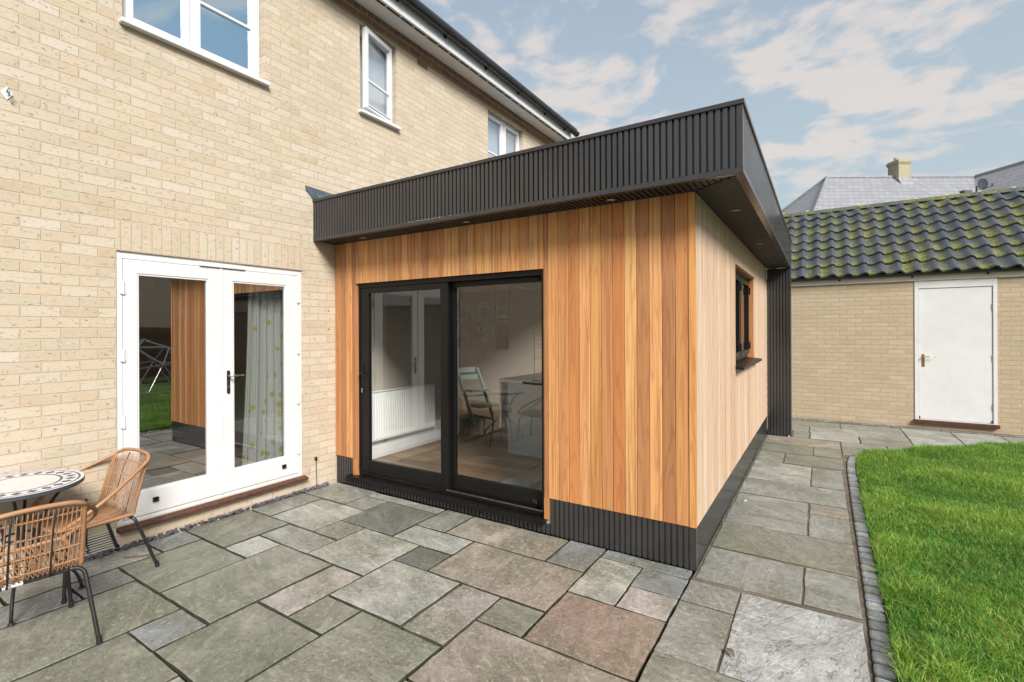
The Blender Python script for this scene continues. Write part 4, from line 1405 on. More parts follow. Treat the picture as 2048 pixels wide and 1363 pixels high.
ob('roof_deck', mb, M['dark_tile'], gar)
# door
mb = MB()
ring(mb, GF, GD[0], GD[1], GD[2], GD[3] + 0.06, (0.052, 0.045, 0.012, 0.125), -0.012, 0.09)
gfr = ob('door_frame', mb, M['white'], gar, bevel=0.003)
mb = MB()
fbox(mb, GF, GD[0] + 0.056, GD[1] - 0.049, 0.000, 0.044, 0.142, 2.305)
gdl = ob('door_leaf', mb, M['white'], gar, bevel=0.003)
mb = MB()
fbox(mb, GF, GD[0] + 0.0535, GD[1] - 0.0465, 0.010, 0.05, 0.138, 2.309)
ob('door_gap', mb, M['hole'], gfr)
mb = MB()
fbox(mb, GF, GD[0] - 0.012, GD[1] + 0.02, -0.055, 0.05, 0.068, 0.124)
ob('threshold', mb, M['sillwood'], gar, bevel=0.004)
mb = MB()
fbox(mb, GF, 5.718, 5.756, -0.006, 0.001, 1.015, 1.225)
ob('handle_plate', mb, M['brass'], gdl, bevel=0.003)
mb = MB()
mb.tube([(5.737, GY - 0.004, 1.185), (5.737, GY - 0.045, 1.185), (5.75, GY - 0.052, 1.185), (5.81, GY - 0.052, 1.186), (5.885, GY - 0.048, 1.182)], [0.009, 0.008, 0.008, 0.007, 0.005], 10)
ob('handle', mb, M['brass'], gdl, smooth=True)
for hz in (0.40, 1.18, 1.98):
    mb = MB()
    mb.tube([(GD[1] - 0.047, GY - 0.008, hz - 0.05), (GD[1] - 0.047, GY - 0.008, hz + 0.05)], 0.007, 10)
    ob('hinge', mb, M['steel'], gdl)
for bx_ in (GD[0] + 0.062, GD[1] - 0.056):
    mb = MB()
    fbox(mb, GF, bx_ - 0.006, bx_ + 0.006, -0.014, -0.0005, 0.142, 0.185)
    ob('corner_block', mb, M['gutter'], gdl)

# ================================================================== FAR HOUSE (hipped slate roof)
FR = Vector((_r.x, _r.y, 0)).normalized()
FW = Vector((_f.x, _f.y, 0)).normalized()
far = thing('slate_roofed_house', 'distant house with pale grey hipped slate roof and buff chimney beyond the garage', 'house', (0, 0, 0))
fang = math.atan2(FR.y, FR.x)
FO = Vector((4.3451, -3.7687, 0))
far.location = FO + FR * 20.4 + FW * 28.0
far.rotation_euler = (0, 0, fang)
# local: x along the ridge (right), y away from the garden
mb = MB()
mb.box(-4.2, 14.0, -4.2, 4.2, 0, 5.45)
mb.box(3.9, 12.4, -9.5, -4.2, 0, 5.45)
ob('wall', mb, M['chim'], far)
RZ = 9.95
mb = MB()
e = 4.5
mb.face([(-e, -e, 5.45), (8.1, -e, 5.45), (8.1, 0, RZ), (0, 0, RZ)])
mb.face([(13, e, 5.45), (-e, e, 5.45), (0, 0, RZ), (8.1, 0, RZ), (13, 0, RZ)])
ob('roof', mb, M['slate_x'], far, fix=False)
mb = MB()
mb.face([(-e, e, 5.45), (-e, -e, 5.45), (0, 0, RZ)])
ob('hip_roof', mb, M['slate_y'], far, fix=False)
mb = MB()
mb.face([(3.6, -4.5, 5.45), (3.6, -10, 5.45), (8.12, -10, RZ + 0.02), (8.12, 0.02, RZ + 0.02)])
mb.face([(12.6, -10, 5.45), (12.6, 2, 5.45), (8.12, 0.02, RZ + 0.02), (8.12, -10, RZ + 0.02)])
ob('wing_roof', mb, M['slate_y'], far, fix=False)
mb = MB()
mb.tube([(-e, -e, 5.47), (0, 0, RZ + 0.02)], 0.09, 8)
mb.tube([(-e, e, 5.47), (0, 0, RZ + 0.02)], 0.09, 8)
mb.tube([(0, 0, RZ + 0.01), (8.1, 0, RZ + 0.01)], 0.08, 8)
mb.tube([(8.12, -10, RZ + 0.03), (8.12, 0.1, RZ + 0.03)], 0.08, 8)
ob('ridge_tiles', mb, M['slate_x'], far)
for vx, vy, s_ in ((7.0, -1.05, 0), (6.2, -1.2, 1)):
    pass
mb = MB()
v0 = lambda x, y: (x, y, RZ + y + 0.0)
for x, y in ((6.35, -1.25), ):
    mb.box(x - 0.2, x + 0.2, y - 0.14, y + 0.14, RZ + y - 0.05, RZ + y + 0.16)
ob('roof_vent', mb, M['dark_tile'], far)
mb = MB()
mb.prism([(7.6, -4.2), (7.6, -4.6), (7.9, -4.6), (7.9, -4.2)], 0, 0.06, lambda u, v, h: (u, v, RZ + 0.02 - (8.12 - u) + h))
ob('roof_vent', mb, M['dark_tile'], far)
ch = MB()
ch.box(3.62, 4.25, -0.35, 0.35, 8.8, 10.58)
ch.box(3.59, 4.28, -0.38, 0.38, 10.581, 10.66)
ch.box(3.56, 4.31, -0.41, 0.41, 10.661, 10.74)
ch.box(3.59, 4.28, -0.38, 0.38, 10.741, 10.82)
cho = ob('chimney', ch, M['chim'], far)
mb = MB()
mb.tube([(3.84, 0.05, 10.80), (3.84, 0.05, 11.02)], [0.13, 0.11], 14)
ob('chimney_pot', mb, M['chim'], cho)
mb = MB()
mb.prism([(-0.56, RZ - 0.56), (-0.352, RZ - 0.345), (-0.352, RZ - 0.12)], 3.58, 4.29, lambda u, v, h: (h, u, v))
ob('chimney_flashing', mb, M['slate_x'], cho)
# satellite dish
dsh = thing('satellite_dish', 'dark grey satellite dish showing above the garage ridge in the roof valley', 'satellite dish', FO + FR * (1.0175 * 26.0) + FW * 25.6 + Vector((0, 0, 8.55)))
dsh.rotation_euler = (0, 0, fang)
mb = MB()
N = 28
for r_ in range(5):
    for k in range(N):
        q = []
        for (rr_, aa) in ((r_, k), (r_, k + 1), (r_ + 1, k + 1), (r_ + 1, k)):
            R_ = 0.27 * rr_ / 5
            a = 2 * PI * aa / N
            q.append((R_ * math.cos(a), -0.9 * R_ * R_ + 0.05, 0.33 + R_ * 1.08 * math.sin(a)))
        mb.face(q if r_ else q[1:])
do = ob('dish', mb, M['dish'], dsh, smooth=True, fix=False)
do.modifiers.new('thickness', 'SOLIDIFY').thickness = 0.02
mb = MB()
mb.tube([(0, 0.06, 0.33), (0, 0.30, 0.28), (0, 0.30, -0.85)], 0.025, 8)
ob('bracket', mb, M['dish'], dsh)
mb = MB()
mb.tube([(0, 0.0, 0.08), (0.05, -0.35, 0.10), (0.07, -0.40, 0.16)], 0.016, 8)
mb.tube([(0.07, -0.40, 0.10), (0.07, -0.40, 0.24)], 0.035, 10)
ob('receiver_arm', mb, M['dish'], dsh)

# ================================================================== GROUND, PATIO, PATH
def struct(name, mb, mat, **kw):
    return kind(ob(name, mb, mat, None, **kw), 'structure')


mb = MB()
mb.face([(-150, -150, -0.06), (150, -150, -0.06), (150, 150, -0.06), (-150, 150, -0.06)])
struct('ground', mb, M['earth'], fix=False)
mb = MB()
mb.face([(0.0, -9, -0.026), (3.64, -9, -0.026), (3.64, 0.03, -0.026), (0.0, 0.03, -0.026)])
struct('patio_bedding', mb, M['bed_dark'], fix=False)
mb = MB()
mb.face([(3.64, -9, -0.0075), (4.60, -9, -0.0075), (4.60, 5.8, -0.0075), (3.64, 5.8, -0.0075)])
mb.face([(1.0, 5.8, -0.0075), (12.0, 5.8, -0.0075), (12.0, GY, -0.0075), (1.0, GY, -0.0075)])
mb.face([(4.60, 4.3, -0.0075), (12.0, 4.3, -0.0075), (12.0, 5.8, -0.0075), (4.60, 5.8, -0.0075)])
struct('path_bedding', mb, M['bed_sand'], fix=False)

K = 1.08
T_ = {'G': lin(142, 143, 138, K), 'O': lin(136, 137, 126, K), 'B': lin(152, 144, 135, K), 'L': lin(162, 163, 157, K), 'D': lin(114, 116, 114, K), 'X': lin(166, 168, 168, K),
      'P': lin(164, 159, 154, K), 'R': lin(146, 131, 121, K), 'V': lin(128, 129, 118, K), 'W': lin(164, 166, 165, K), 'S': lin(134, 137, 139, K)}
rs = random.Random(11)


def slab(mb, x0, x1, y0, y1, key, gap=0.010, zoff=0.0):
    c = T_[key]
    f = rs.uniform(0.94, 1.06)
    c = tuple(v * f for v in c)
    if key == 'X':
        c = (*c, 0.0)
    g = gap / 2
    x0, x1, y0, y1 = x0 + g + rs.uniform(-.003, .003), x1 - g + rs.uniform(-.003, .003), y0 + g + rs.uniform(-.003, .003), y1 - g + rs.uniform(-.003, .003)
    per = []
    def edge(ax, ay, bx, by):
        L = math.hypot(bx - ax, by - ay)
        n = max(2, int(L / 0.03))
        nx_, ny_ = (by - ay) / L, -(bx - ax) / L
        wob = [rs.uniform(-1, 1) for _ in range(n // 3 + 3)]
        for k in range(n):
            t = k / n
            w = t * (len(wob) - 2)
            i = int(w)
            d = (wob[i] * (1 - w + i) + wob[i + 1] * (w - i)) * 0.0035 + rs.uniform(-1, 1) * 0.0010
            if k == 0:
                d = 0
            per.append((ax + (bx - ax) * t + nx_ * d, ay + (by - ay) * t + ny_ * d))
    edge(x0, y0, x1, y0)
    edge(x1, y0, x1, y1)
    edge(x1, y1, x0, y1)
    edge(x0, y1, x0, y0)
    cx, cy = (x0 + x1) / 2, (y0 + y1) / 2
    tz = [rs.uniform(-0.0022, 0.0022) + zoff, rs.uniform(-0.002, 0.002), rs.uniform(-0.002, 0.002)]
    zf = lambda x, y: tz[0] + tz[1] * (x - cx) * 2 + tz[2] * (y - cy) * 2
    n = len(per)
    b = len(mb.v)
    for ins, dz in ((0, -0.03), (0, -0.003), (0.0015, -0.0008), (0.006, 0.0)):
        for (x, y) in per:
            xx = x + (ins if x < cx else -ins) * min(1, abs(x - cx) / ((x1 - x0) / 2) * 1.0)
            yy = y + (ins if y < cy else -ins) * min(1, abs(y - cy) / ((y1 - y0) / 2) * 1.0)
            mb.v.append((xx, yy, zf(xx, yy) + dz))
    for r in range(3):
        for k in range(n):
            mb.f.append((b + r * n + k, b + r * n + (k + 1) % n, b + (r + 1) * n + (k + 1) % n, b + (r + 1) * n + k))
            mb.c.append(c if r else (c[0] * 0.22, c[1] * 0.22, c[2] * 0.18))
    mb.f.append(tuple(b + 3 * n + k for k in range(n)))
    mb.c.append(c)


GRID = [  # (i0, i1, j0, j1, tone): 0.3 m module
    (0, 2, -1, .5, 'G'), (0, 1, -3, -1, 'G'), (1, 3, -3, -1, 'L'), (2, 3, -1, 0, 'G'), (2, 5, 0, .45, 'W'), (3, 5, -2, 0, 'D'),
    (0, 2, -5, -3, 'V'), (2, 3, -5, -4, 'L'), (2, 4, -4, -3, 'G'), (3, 4, -3, -2, 'G'), (4, 6, -4, -2, 'L'),
    (0, 1, -6, -5, 'S'), (1, 3, -7, -5, 'V'), (3, 5, -7, -4, 'O'), (5, 6, -6, -4, 'P'), (6, 7, -6, -5, 'O'), (5, 7, -8, -6, 'V'), (7, 9, -8, -5, 'O'),
    (4, 5, -8, -7, 'S'), (2, 4, -11, -7, 'O'), (4, 6, -10, -8, 'V'), (1, 2, -8, -7, 'S'), (0, 1, -9, -6, 'G'), (1, 2, -10, -8, 'S'), (6, 7, -9, -8, 'P'),
    (5, 6, -1, .5, 'G'), (5, 7, -2, -1, 'L'), (6, 9, -1, .5, 'B'), (6, 7, -3, -2, 'D'), (7, 10, -3, -1, 'B'), (9, 10, -1, .5, 'S'),
    (6, 8, -5, -3, 'L'), (8, 9, -5, -3, 'P'), (9, 10, -4, -3, 'O'), (10, 11, -2, 0, 'L'), (10, 12, 0, .5, 'S'), (11, 12, -1, 0, 'S'), (11, 12, -2, -1, 'P'),
    (10, 12, -4, -2, 'R'), (9, 12, -6, -4, 'B'), (12, 13, -1.0, 0.05, 'G'), (12, 13, -3, -1, 'G'), (13, 15, -3, 0.05, 'X'), (12, 15, -5, -3, 'O')]
mb = MB()
occ = set()
for (a, b, c, d, kx) in GRID:
    x0, x1 = 0.031 + 0.3001 * a, 0.031 + 0.3001 * b
    y0, y1 = -0.151 + 0.3001 * c, -0.151 + 0.3001 * d
    if a >= 12:
        x0 -= 0.0
        x1 = min(x1, 4.54)
    if d == 0.5:
        y1 = -0.002
    slab(mb, x0, x1, y0, y1, kx, 0.020 if a < 10 else 0.014)
    for i in range(int(a), int(math.ceil(b))):
        for j in range(int(math.floor(c)), int(math.ceil(d))):
            occ.add((i, j))
for j in range(-28, 0):
    for i in range(0, 15):
        if (i, j) in occ:
            continue
        opts = [(3, 2), (2, 2), (2, 3), (2, 1), (1, 2), (1, 1)]
        rs.shuffle(opts)
        opts.sort(key=lambda o: -(o[0] * o[1] > 2) * rs.random())
        for (w, h) in opts + [(1, 1)]:
            cells = [(i + a, j + b) for a in range(w) for b in range(h)]
            if all(c not in occ and c[0] < 15 and c[1] < 0 for c in cells):
                occ.update(cells)
                x1 = 0.031 + 0.3001 * (i + w)
                slab(mb, 0.031 + 0.3001 * i, min(x1, 4.54), -0.151 + 0.3001 * j, -0.151 + 0.3001 * (j + h), rs.choice('GGLOBVDPS'), 0.020)
                break
struct('patio', mb, M['stone'])
PATH = [(3.655, 4.245, -.085, .505, 'G'), (4.245, 4.54, -.085, .505, 'G'), (3.655, 4.54, .515, 1.155, 'V'), (3.655, 4.245, 1.16, 1.455, 'G'), (3.655, 4.245, 1.46, 2.09, 'G'),
        (4.25, 4.54, 1.155, 1.765, 'G'), (4.25, 4.54, 1.775, 2.095, 'B'), (3.655, 4.54, 2.10, 2.725, 'G'), (3.655, 4.245, 2.735, 3.665, 'L'), (4.25, 4.54, 2.755, 3.665, 'G'),
        (3.655, 3.95, 3.685, 4.295, 'O'), (3.955, 4.56, 3.69, 4.285, 'V'), (3.655, 4.25, 4.32, 4.945, 'V'), (4.255, 4.56, 4.37, 4.935, 'O'), (3.655, 4.56, 4.96, 5.56, 'B'),
        (4.565, 4.80, 4.60, 5.16, 'O'), (4.565, 5.08, 5.17, 5.56, 'G'), (3.97, 4.19, 5.565, 6.15, 'O'), (4.195, 4.80, 5.565, 6.15, 'L'), (4.805, 5.40, 5.565, 6.15, 'O'), (5.085, 5.7, 4.98, 5.56, 'G'),
        (3.0, 4.18, 6.155, 6.75, 'G'), (4.185, 5.40, 6.155, 6.75, 'L'), (5.405, 6.0, 5.565, 6.40, 'L'), (5.405, 6.0, 6.405, 7.40, 'L'), (6.005, 6.56, 5.8, 6.75, 'G'), (6.005, 6.56, 6.755, 7.40, 'L'),
        (6.565, 7.2, 6.2, 7.42, 'G'), (7.205, 8.1, 6.5, 7.42, 'G'), (8.105, 9.0, 6.5, 7.42, 'L'), (3.0, 4.6, 6.755, 7.35, 'O'), (4.605, 5.40, 6.755, 7.35, 'G'), (1.5, 2.99, 5.9, 7.35, 'G')]
mb = MB()
for p in PATH:
    slab(mb, *p, 0.012)
struct('path', mb, M['stone'])
# flush strip of grey blocks along the garage wall
mb = MB()
x = 1.2
while x < 11.5:
    w = 0.205
    slab(mb, x, x + w, 7.44, 7.56, rs.choice('SGD'), 0.008)
    if x < 5.2:
        slab(mb, x + 0.1, x + 0.1 + w, 7.565, 7.715, rs.choice('GBG'), 0.008, 0.004)
    x += w
struct('garage_paving_strip', mb, M['stone'])

# sett edging between path and lawn
L_edge = [(4.47, -4.0), (4.510, -2.2), (4.530, -0.95), (4.545, 0.0), (4.555, 1.1), (4.560, 2.1), (4.568, 3.0), (4.575, 3.7), (4.590, 4.15), (4.625, 4.50), (4.70, 4.80), (4.83, 5.05), (5.05, 5.30)]


def resample(pts, step):
    P = [Vector((*p, 0)) if len(p) == 2 else Vector(p) for p in pts]
    # catmull-rom then arc length
    d = []
    for i in range(len(P) - 1):
        p0, p1, p2, p3 = P[max(0, i - 1)], P[i], P[i + 1], P[min(len(P) - 1, i + 2)]
        for k in range(24):
            t = k / 24
            d.append(0.5 * ((2 * p1) + (-p0 + p2) * t + (2 * p0 - 5 * p1 + 4 * p2 - p3) * t * t + (-p0 + 3 * p1 - 3 * p2 + p3) * t ** 3))
    d.append(P[-1])
    out = [d[0]]
    acc = 0
    for a, b in zip(d, d[1:]):
        seg = (b - a).length
        while acc + seg >= step:
            f = (step - acc) / seg
            a = a + (b - a) * f
            out.append(a.copy())
            seg = (b - a).length
            acc = 0
        acc += seg
    return out


E_ = resample(L_edge, 0.1195)
mb = MB()
for a, b in zip(E_, E_[1:]):
    t = (b - a).normalized()
    nrm = Vector((t.y, -t.x, 0))
    w = 0.102
    c = T_[rs.choice('SSSGD')]
    f = rs.uniform(0.95, 1.5)
    c = (c[0] * f * 0.92, c[1] * f * 0.96, c[2] * f * 1.05)
    z = rs.uniform(0.0, 0.006)
    L = (b - a).length
    # rounded block: stacked rings
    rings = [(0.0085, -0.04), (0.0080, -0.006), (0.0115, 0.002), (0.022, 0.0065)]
    bs = len(mb.v)
    N = 20
    for ins, h in rings:
        for k in range(N):
            ang = 2 * PI * k / N
            cx_, sy_ = math.cos(ang), math.sin(ang)
            sup = lambda q: math.copysign(abs(q) ** 0.30, q)
            u = L / 2 + (L / 2 - ins) * sup(cx_)
            v = w / 2 + (w / 2 - ins) * sup(sy_)
            p = a + t * u + nrm * v
            mb.v.append((p.x, p.y, h + z + rs.uniform(-.0006, .0006)))
    for r in range(3):
        for k in range(N):
            mb.f.append((bs + r * N + k, bs + r * N + (k + 1) % N, bs + (r + 1) * N + (k + 1) % N, bs + (r + 1) * N + k))
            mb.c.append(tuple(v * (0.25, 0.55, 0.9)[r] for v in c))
    mb.f.append(tuple(bs + 3 * N + k for k in range(N)))
    mb.c.append(c)
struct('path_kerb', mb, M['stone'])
mb = MB()
q = [(p.x, p.y) for p in E_]
for a, b in zip(E_, E_[1:]):
    t = (b - a).normalized()
    nr_ = Vector((t.y, -t.x, 0))
    mb.face([a + nr_ * 0.006 + Vector((0, 0, -0.004)), b + nr_ * 0.006 + Vector((0, 0, -0.004)), b + nr_ * 0.13 + Vector((0, 0, -0.004)), a + nr_ * 0.13 + Vector((0, 0, -0.004))])
struct('kerb_bedding', mb, M['bed_dark'], fix=False)

# lawn: soil sheet and blades
R_edge = [(p + Vector(((b - p).normalized().y, -(b - p).normalized().x, 0)) * 0.112) for p, b in zip(E_, E_[1:])]
LAWN = [(p.x, p.y) for p in R_edge if p.y < 4.95] + [(5.15, 5.13), (5.45, 5.48), (5.80, 5.93), (6.2, 6.36), (6.75, 6.72), (7.5, 6.85), (14.0, 6.9), (14.0, -7.0), (4.6, -7.0)]
mb = MB()
mb.face([(x, y, 0.006) for x, y in LAWN])
struct('lawn', mb, M['lawnbase'], fix=False)


def inside(px, py, poly):
    res = np.zeros(len(px), bool)
    j = len(poly) - 1
    for i in range(len(poly)):
        xi, yi = poly[i]
        xj, yj = poly[j]
        c = ((yi > py) != (yj > py)) & (px < (xj - xi) * (py - yi) / (yj - yi + 1e-12) + xi)
        res ^= c
        j = i
    return res


def vnoise(x, y, s, seed):
    r = np.random.default_rng(seed)
    g = r.random((64, 64))
    u, v = x * s, y * s
    i, j = np.floor(u).astype(int), np.floor(v).astype(int)
    fu, fv = u - i, v - j
    fu, fv = fu * fu * (3 - 2 * fu), fv * fv * (3 - 2 * fv)
    g_ = lambda a, b: g[a % 64, b % 64]
    return (g_(i, j) * (1 - fu) * (1 - fv) + g_(i + 1, j) * fu * (1 - fv) + g_(i, j + 1) * (1 - fu) * fv + g_(i + 1, j + 1) * fu * fv)


def grass(name, boxes):
    X, Y = [], []
    for (x0, x1, y0, y1, den) in boxes:
        n = int((x1 - x0) * (y1 - y0) * den)
        X.append(RNG.uniform(x0, x1, n))
        Y.append(RNG.uniform(y0, y1, n))
    X, Y = np.concatenate(X), np.concatenate(Y)
    k = inside(X, Y, LAWN)
    X, Y = X[k], Y[k]
    for (ex, ey) in [(p.x, p.y) for p in R_edge if p.y > -1.2]:
        q = int(RNG.integers(10, 60))
        X = np.concatenate([X, ex + np.abs(RNG.normal(0.0, 0.018, q)) - 0.012])
        Y = np.concatenate([Y, ey + RNG.uniform(-0.07, 0.07, q)])
    n = len(X)
    pa = vnoise(X, Y, 1.3, 1) * 0.6 + vnoise(X, Y, 3.7, 2) * 0.4
    pb = vnoise(X, Y, 6.0, 3) * 0.5 + vnoise(X, Y, 14.0, 4) * 0.5
    tuft = np.clip((vnoise(X, Y, 3.1, 21) - 0.62) * 4, 0, 1)
    H = (0.028 + 0.060 * pa) * RNG.uniform(0.5, 1.45, n) * (0.7 + 0.6 * pb) * (1 + 0.55 * tuft)
    lean = RNG.uniform(0.25, 1.15, n) * H
    la = RNG.uniform(0, 2 * PI, n) * 0.9 + vnoise(X, Y, 4.5, 8) * 5.0
    fa = RNG.uniform(0, 2 * PI, n)
    wd = RNG.uniform(0.0011, 0.0024, n)
    dx, dy = np.cos(fa) * wd, np.sin(fa) * wd
    lx, ly = np.cos(la) * lean, np.sin(la) * lean
    V = np.zeros((n, 5, 3), np.float32)
    z0 = 0.004
    V[:, 0] = np.c_[X - dx, Y - dy, np.full(n, z0)]
    V[:, 1] = np.c_[X + dx, Y + dy, np.full(n, z0)]
    V[:, 2] = np.c_[X + lx * 0.35 + dx * 0.85, Y + ly * 0.35 + dy * 0.85, z0 + H * 0.62]
    V[:, 3] = np.c_[X + lx * 0.35 - dx * 0.85, Y + ly * 0.35 - dy * 0.85, z0 + H * 0.62]
    V[:, 4] = np.c_[X + lx, Y + ly, z0 + H * np.clip(1.05 - 0.35 * lean / H, 0.4, 1)]
    me = bpy.data.meshes.new(name)
    me.vertices.add(n * 5)
    me.vertices.foreach_set('co', V.ravel())
    b = np.arange(n) * 5
    q = np.stack([b, b + 1, b + 2, b + 3, b + 3, b + 2, b + 4], 1).ravel()
    me.loops.add(len(q))
    me.loops.foreach_set('vertex_index', q.astype(np.int32))
    me.polygons.add(n * 2)
    st = np.stack([np.arange(n) * 7, np.arange(n) * 7 + 4], 1).ravel()
    me.polygons.foreach_set('loop_start', st.astype(np.int32))
    me.update(calc_edges=True)
    # tone: dark blue-green to yellow-green, some straw
    t = np.clip(pa * 0.7 + RNG.normal(0, 0.26, n) + 0.20 * pb, 0, 1)[:, None]
    dark, mid, lite = np.array([0.042, 0.150, 0.030]), np.array([0.150, 0.330, 0.040]), np.array([0.370, 0.490, 0.095])
    t = t[:, 0:1]
    Cc = np.where(t < 0.5, dark + (mid - dark) * t * 2, mid + (lite - mid) * (t - 0.5) * 2)
    straw = RNG.random(n) < 0.08
    Cc[straw] = np.array([0.36, 0.31, 0.10]) * RNG.uniform(0.6, 1.1, (straw.sum(), 1))
    Cc *= RNG.uniform(0.9, 1.4, (n, 1))
    at = me.color_attributes.new('tint', 'FLOAT_COLOR', 'CORNER')
    cc = np.concatenate([Cc, np.ones((n, 1))], 1).astype(np.float32)
    at.data.foreach_set('color', np.repeat(cc, 7, axis=0).ravel())
    me.materials.append(M['grass'])
    o = bpy.data.objects.new(name, me)
    COL.objects.link(o)
    return kind(o, 'stuff')


grass('grass', [(4.6, 6.2, -1.0, 1.2, 21000), (4.6, 6.8, 1.2, 3.6, 16000), (4.6, 7.8, 3.6, 7.0, 13000), (4.6, 14, -7.0, -1.0, 900), (6.2, 14, -1.0, 1.2, 1500), (6.8, 14, 1.2, 3.6, 1500), (7.8, 14, 3.6, 7.0, 1500)])

# slate chippings along the foot of the wall
mb = MB()
for k in range(420):
    y = rr.uniform(-3.4, -0.12)
    wv = 0.055 if y < -1.9 else 0.038
    x = abs(rr.gauss(0.0, wv * 0.55)) + 0.004
    if x > wv + 0.03:
        continue
    s_ = rr.uniform(0.014, 0.034)
    a = rr.uniform(0, PI)
    tilt = rr.uniform(-0.6, 0.6)
    npt = rr.randint(5, 7)
    pl_ = []
    for q in range(npt):
        aa = 2 * PI * q / npt + rr.uniform(-.3, .3)
        pl_.append((s_ * rr.uniform(.6, 1.1) * math.cos(aa), s_ * 0.65 * rr.uniform(.6, 1.1) * math.sin(aa)))
    ca_, sa_ = math.cos(a), math.sin(a)
    z = rr.uniform(0.004, 0.022)
    mb.prism(pl_, -0.004, 0.004, lambda u, v, h: (max(0.002, x + u * ca_ - v * sa_), y + u * sa_ + v * ca_, z + h + u * tilt))
M['slatechip'] = plain('plum_slate', (0.115, 0.105, 0.135), 0.5, nscale=60, namt=0.3)
kind(ob('slate_chippings', mb, M['slatechip']), 'stuff')

# litter on the paving
def stick(name, lab, pts, r, cat='twig', grp=None):
    mb = MB()
    P = resample(pts, 0.012)
    mb.tube(P, [r * (0.75 + 0.35 * rr.random()) for _ in P], 7)
    o = ob(name, mb, M['twig'], None, smooth=True)
    return tag(o, lab, cat, grp)


stick('stick', 'short dry brown stick lying on the slab beside the rattan chair', [(0.215, -2.170, 0.012), (0.26, -2.125, 0.013), (0.30, -2.075, 0.012), (0.325, -2.040, 0.011)], 0.0065)
M['leaf'] = plain('dead_leaf', (0.20, 0.19, 0.14), 0.7, nscale=40, namt=0.3)
M['crumb'] = plain('white_crumb', (0.70, 0.68, 0.62), 0.8)
mb = MB()
for k in range(10):
    t0, t1 = k / 10, (k + 1) / 10
    w0, w1 = 0.016 * math.sin(PI * t0) + 0.0005, 0.016 * math.sin(PI * t1) + 0.0005
    f = lambda t, w, s: (t * 0.07, s * w, 0.006 + 0.012 * math.sin(PI * t) + abs(s) * 0.008)
    mb.face([f(t0, w0, 0), f(t1, w1, 0), f(t1, w1, 1), f(t0, w0, 1)])
    mb.face([f(t0, w0, -1), f(t1, w1, -1), f(t1, w1, 0), f(t0, w0, 0)])
lf = ob('dead_leaf', mb, M['leaf'], None, fix=False)
lf.location = (3.985, -0.90, 0.0)
lf.rotation_euler = (0, 0, 2.2)
tag(lf, 'small curled grey-green dead leaf on the large textured slab', 'leaf')
cr0 = None
for (x, y, lab) in ((3.74, 1.80, 'tiny white crumb on the path close to the side plinth'), (4.62, -0.42, 'tiny white crumb lying on the sett edging'), (3.93, 5.545, 'tiny white crumb at the foot of the charcoal column')):
    if cr0 is None:
        mb = MB()
        for q in range(3):
            mb.prism([(0.008 * rr.uniform(.7, 1.2) * math.cos(2 * PI * k / 7) + q * 0.006, 0.008 * rr.uniform(.7, 1.2) * math.sin(2 * PI * k / 7)) for k in range(7)], 0.002 * q, 0.010 + 0.003 * q, lambda u, v, h: (u, v, h))
        cr0 = c_ = ob('crumb', mb, M['crumb'])
    else:
        c_ = cr0.copy()
        COL.objects.link(c_)
    c_.location = (x, y, 0.002)
    tag(c_, lab, 'crumb', 'white crumbs on the paving')

# ================================================================== RATTAN CHAIRS
def crv(pts, step):
    return resample(pts, step)


def wrapped(mb, pts, r, closed=False):
    P = crv(pts, 0.0026)
    mb.tube(P, [r if k % 2 else r * 0.88 for k in range(len(P))], 9)


RIM_H = [(0.0, 0.292, 0.785), (0.09, 0.290, 0.782), (0.165, 0.280, 0.772), (0.213, 0.254, 0.748), (0.240, 0.200, 0.718), (0.288, 0.100, 0.672), (0.325, 0.000, 0.622), (0.338, -0.085, 0.575), (0.318, -0.170, 0.518), (0.272, -0.240, 0.462), (0.228, -0.275, 0.428)]


def rim_at(x):
    ax = min(abs(x), 0.213)
    for (x0, y0, z0), (x1, y1, z1) in zip(RIM_H, RIM_H[1:]):
        if x0 <= ax <= x1:
            t = (ax - x0) / (x1 - x0)
            return (y0 + (y1 - y0) * t, z0 + (z1 - z0) * t)
    return RIM_H[0][1:]


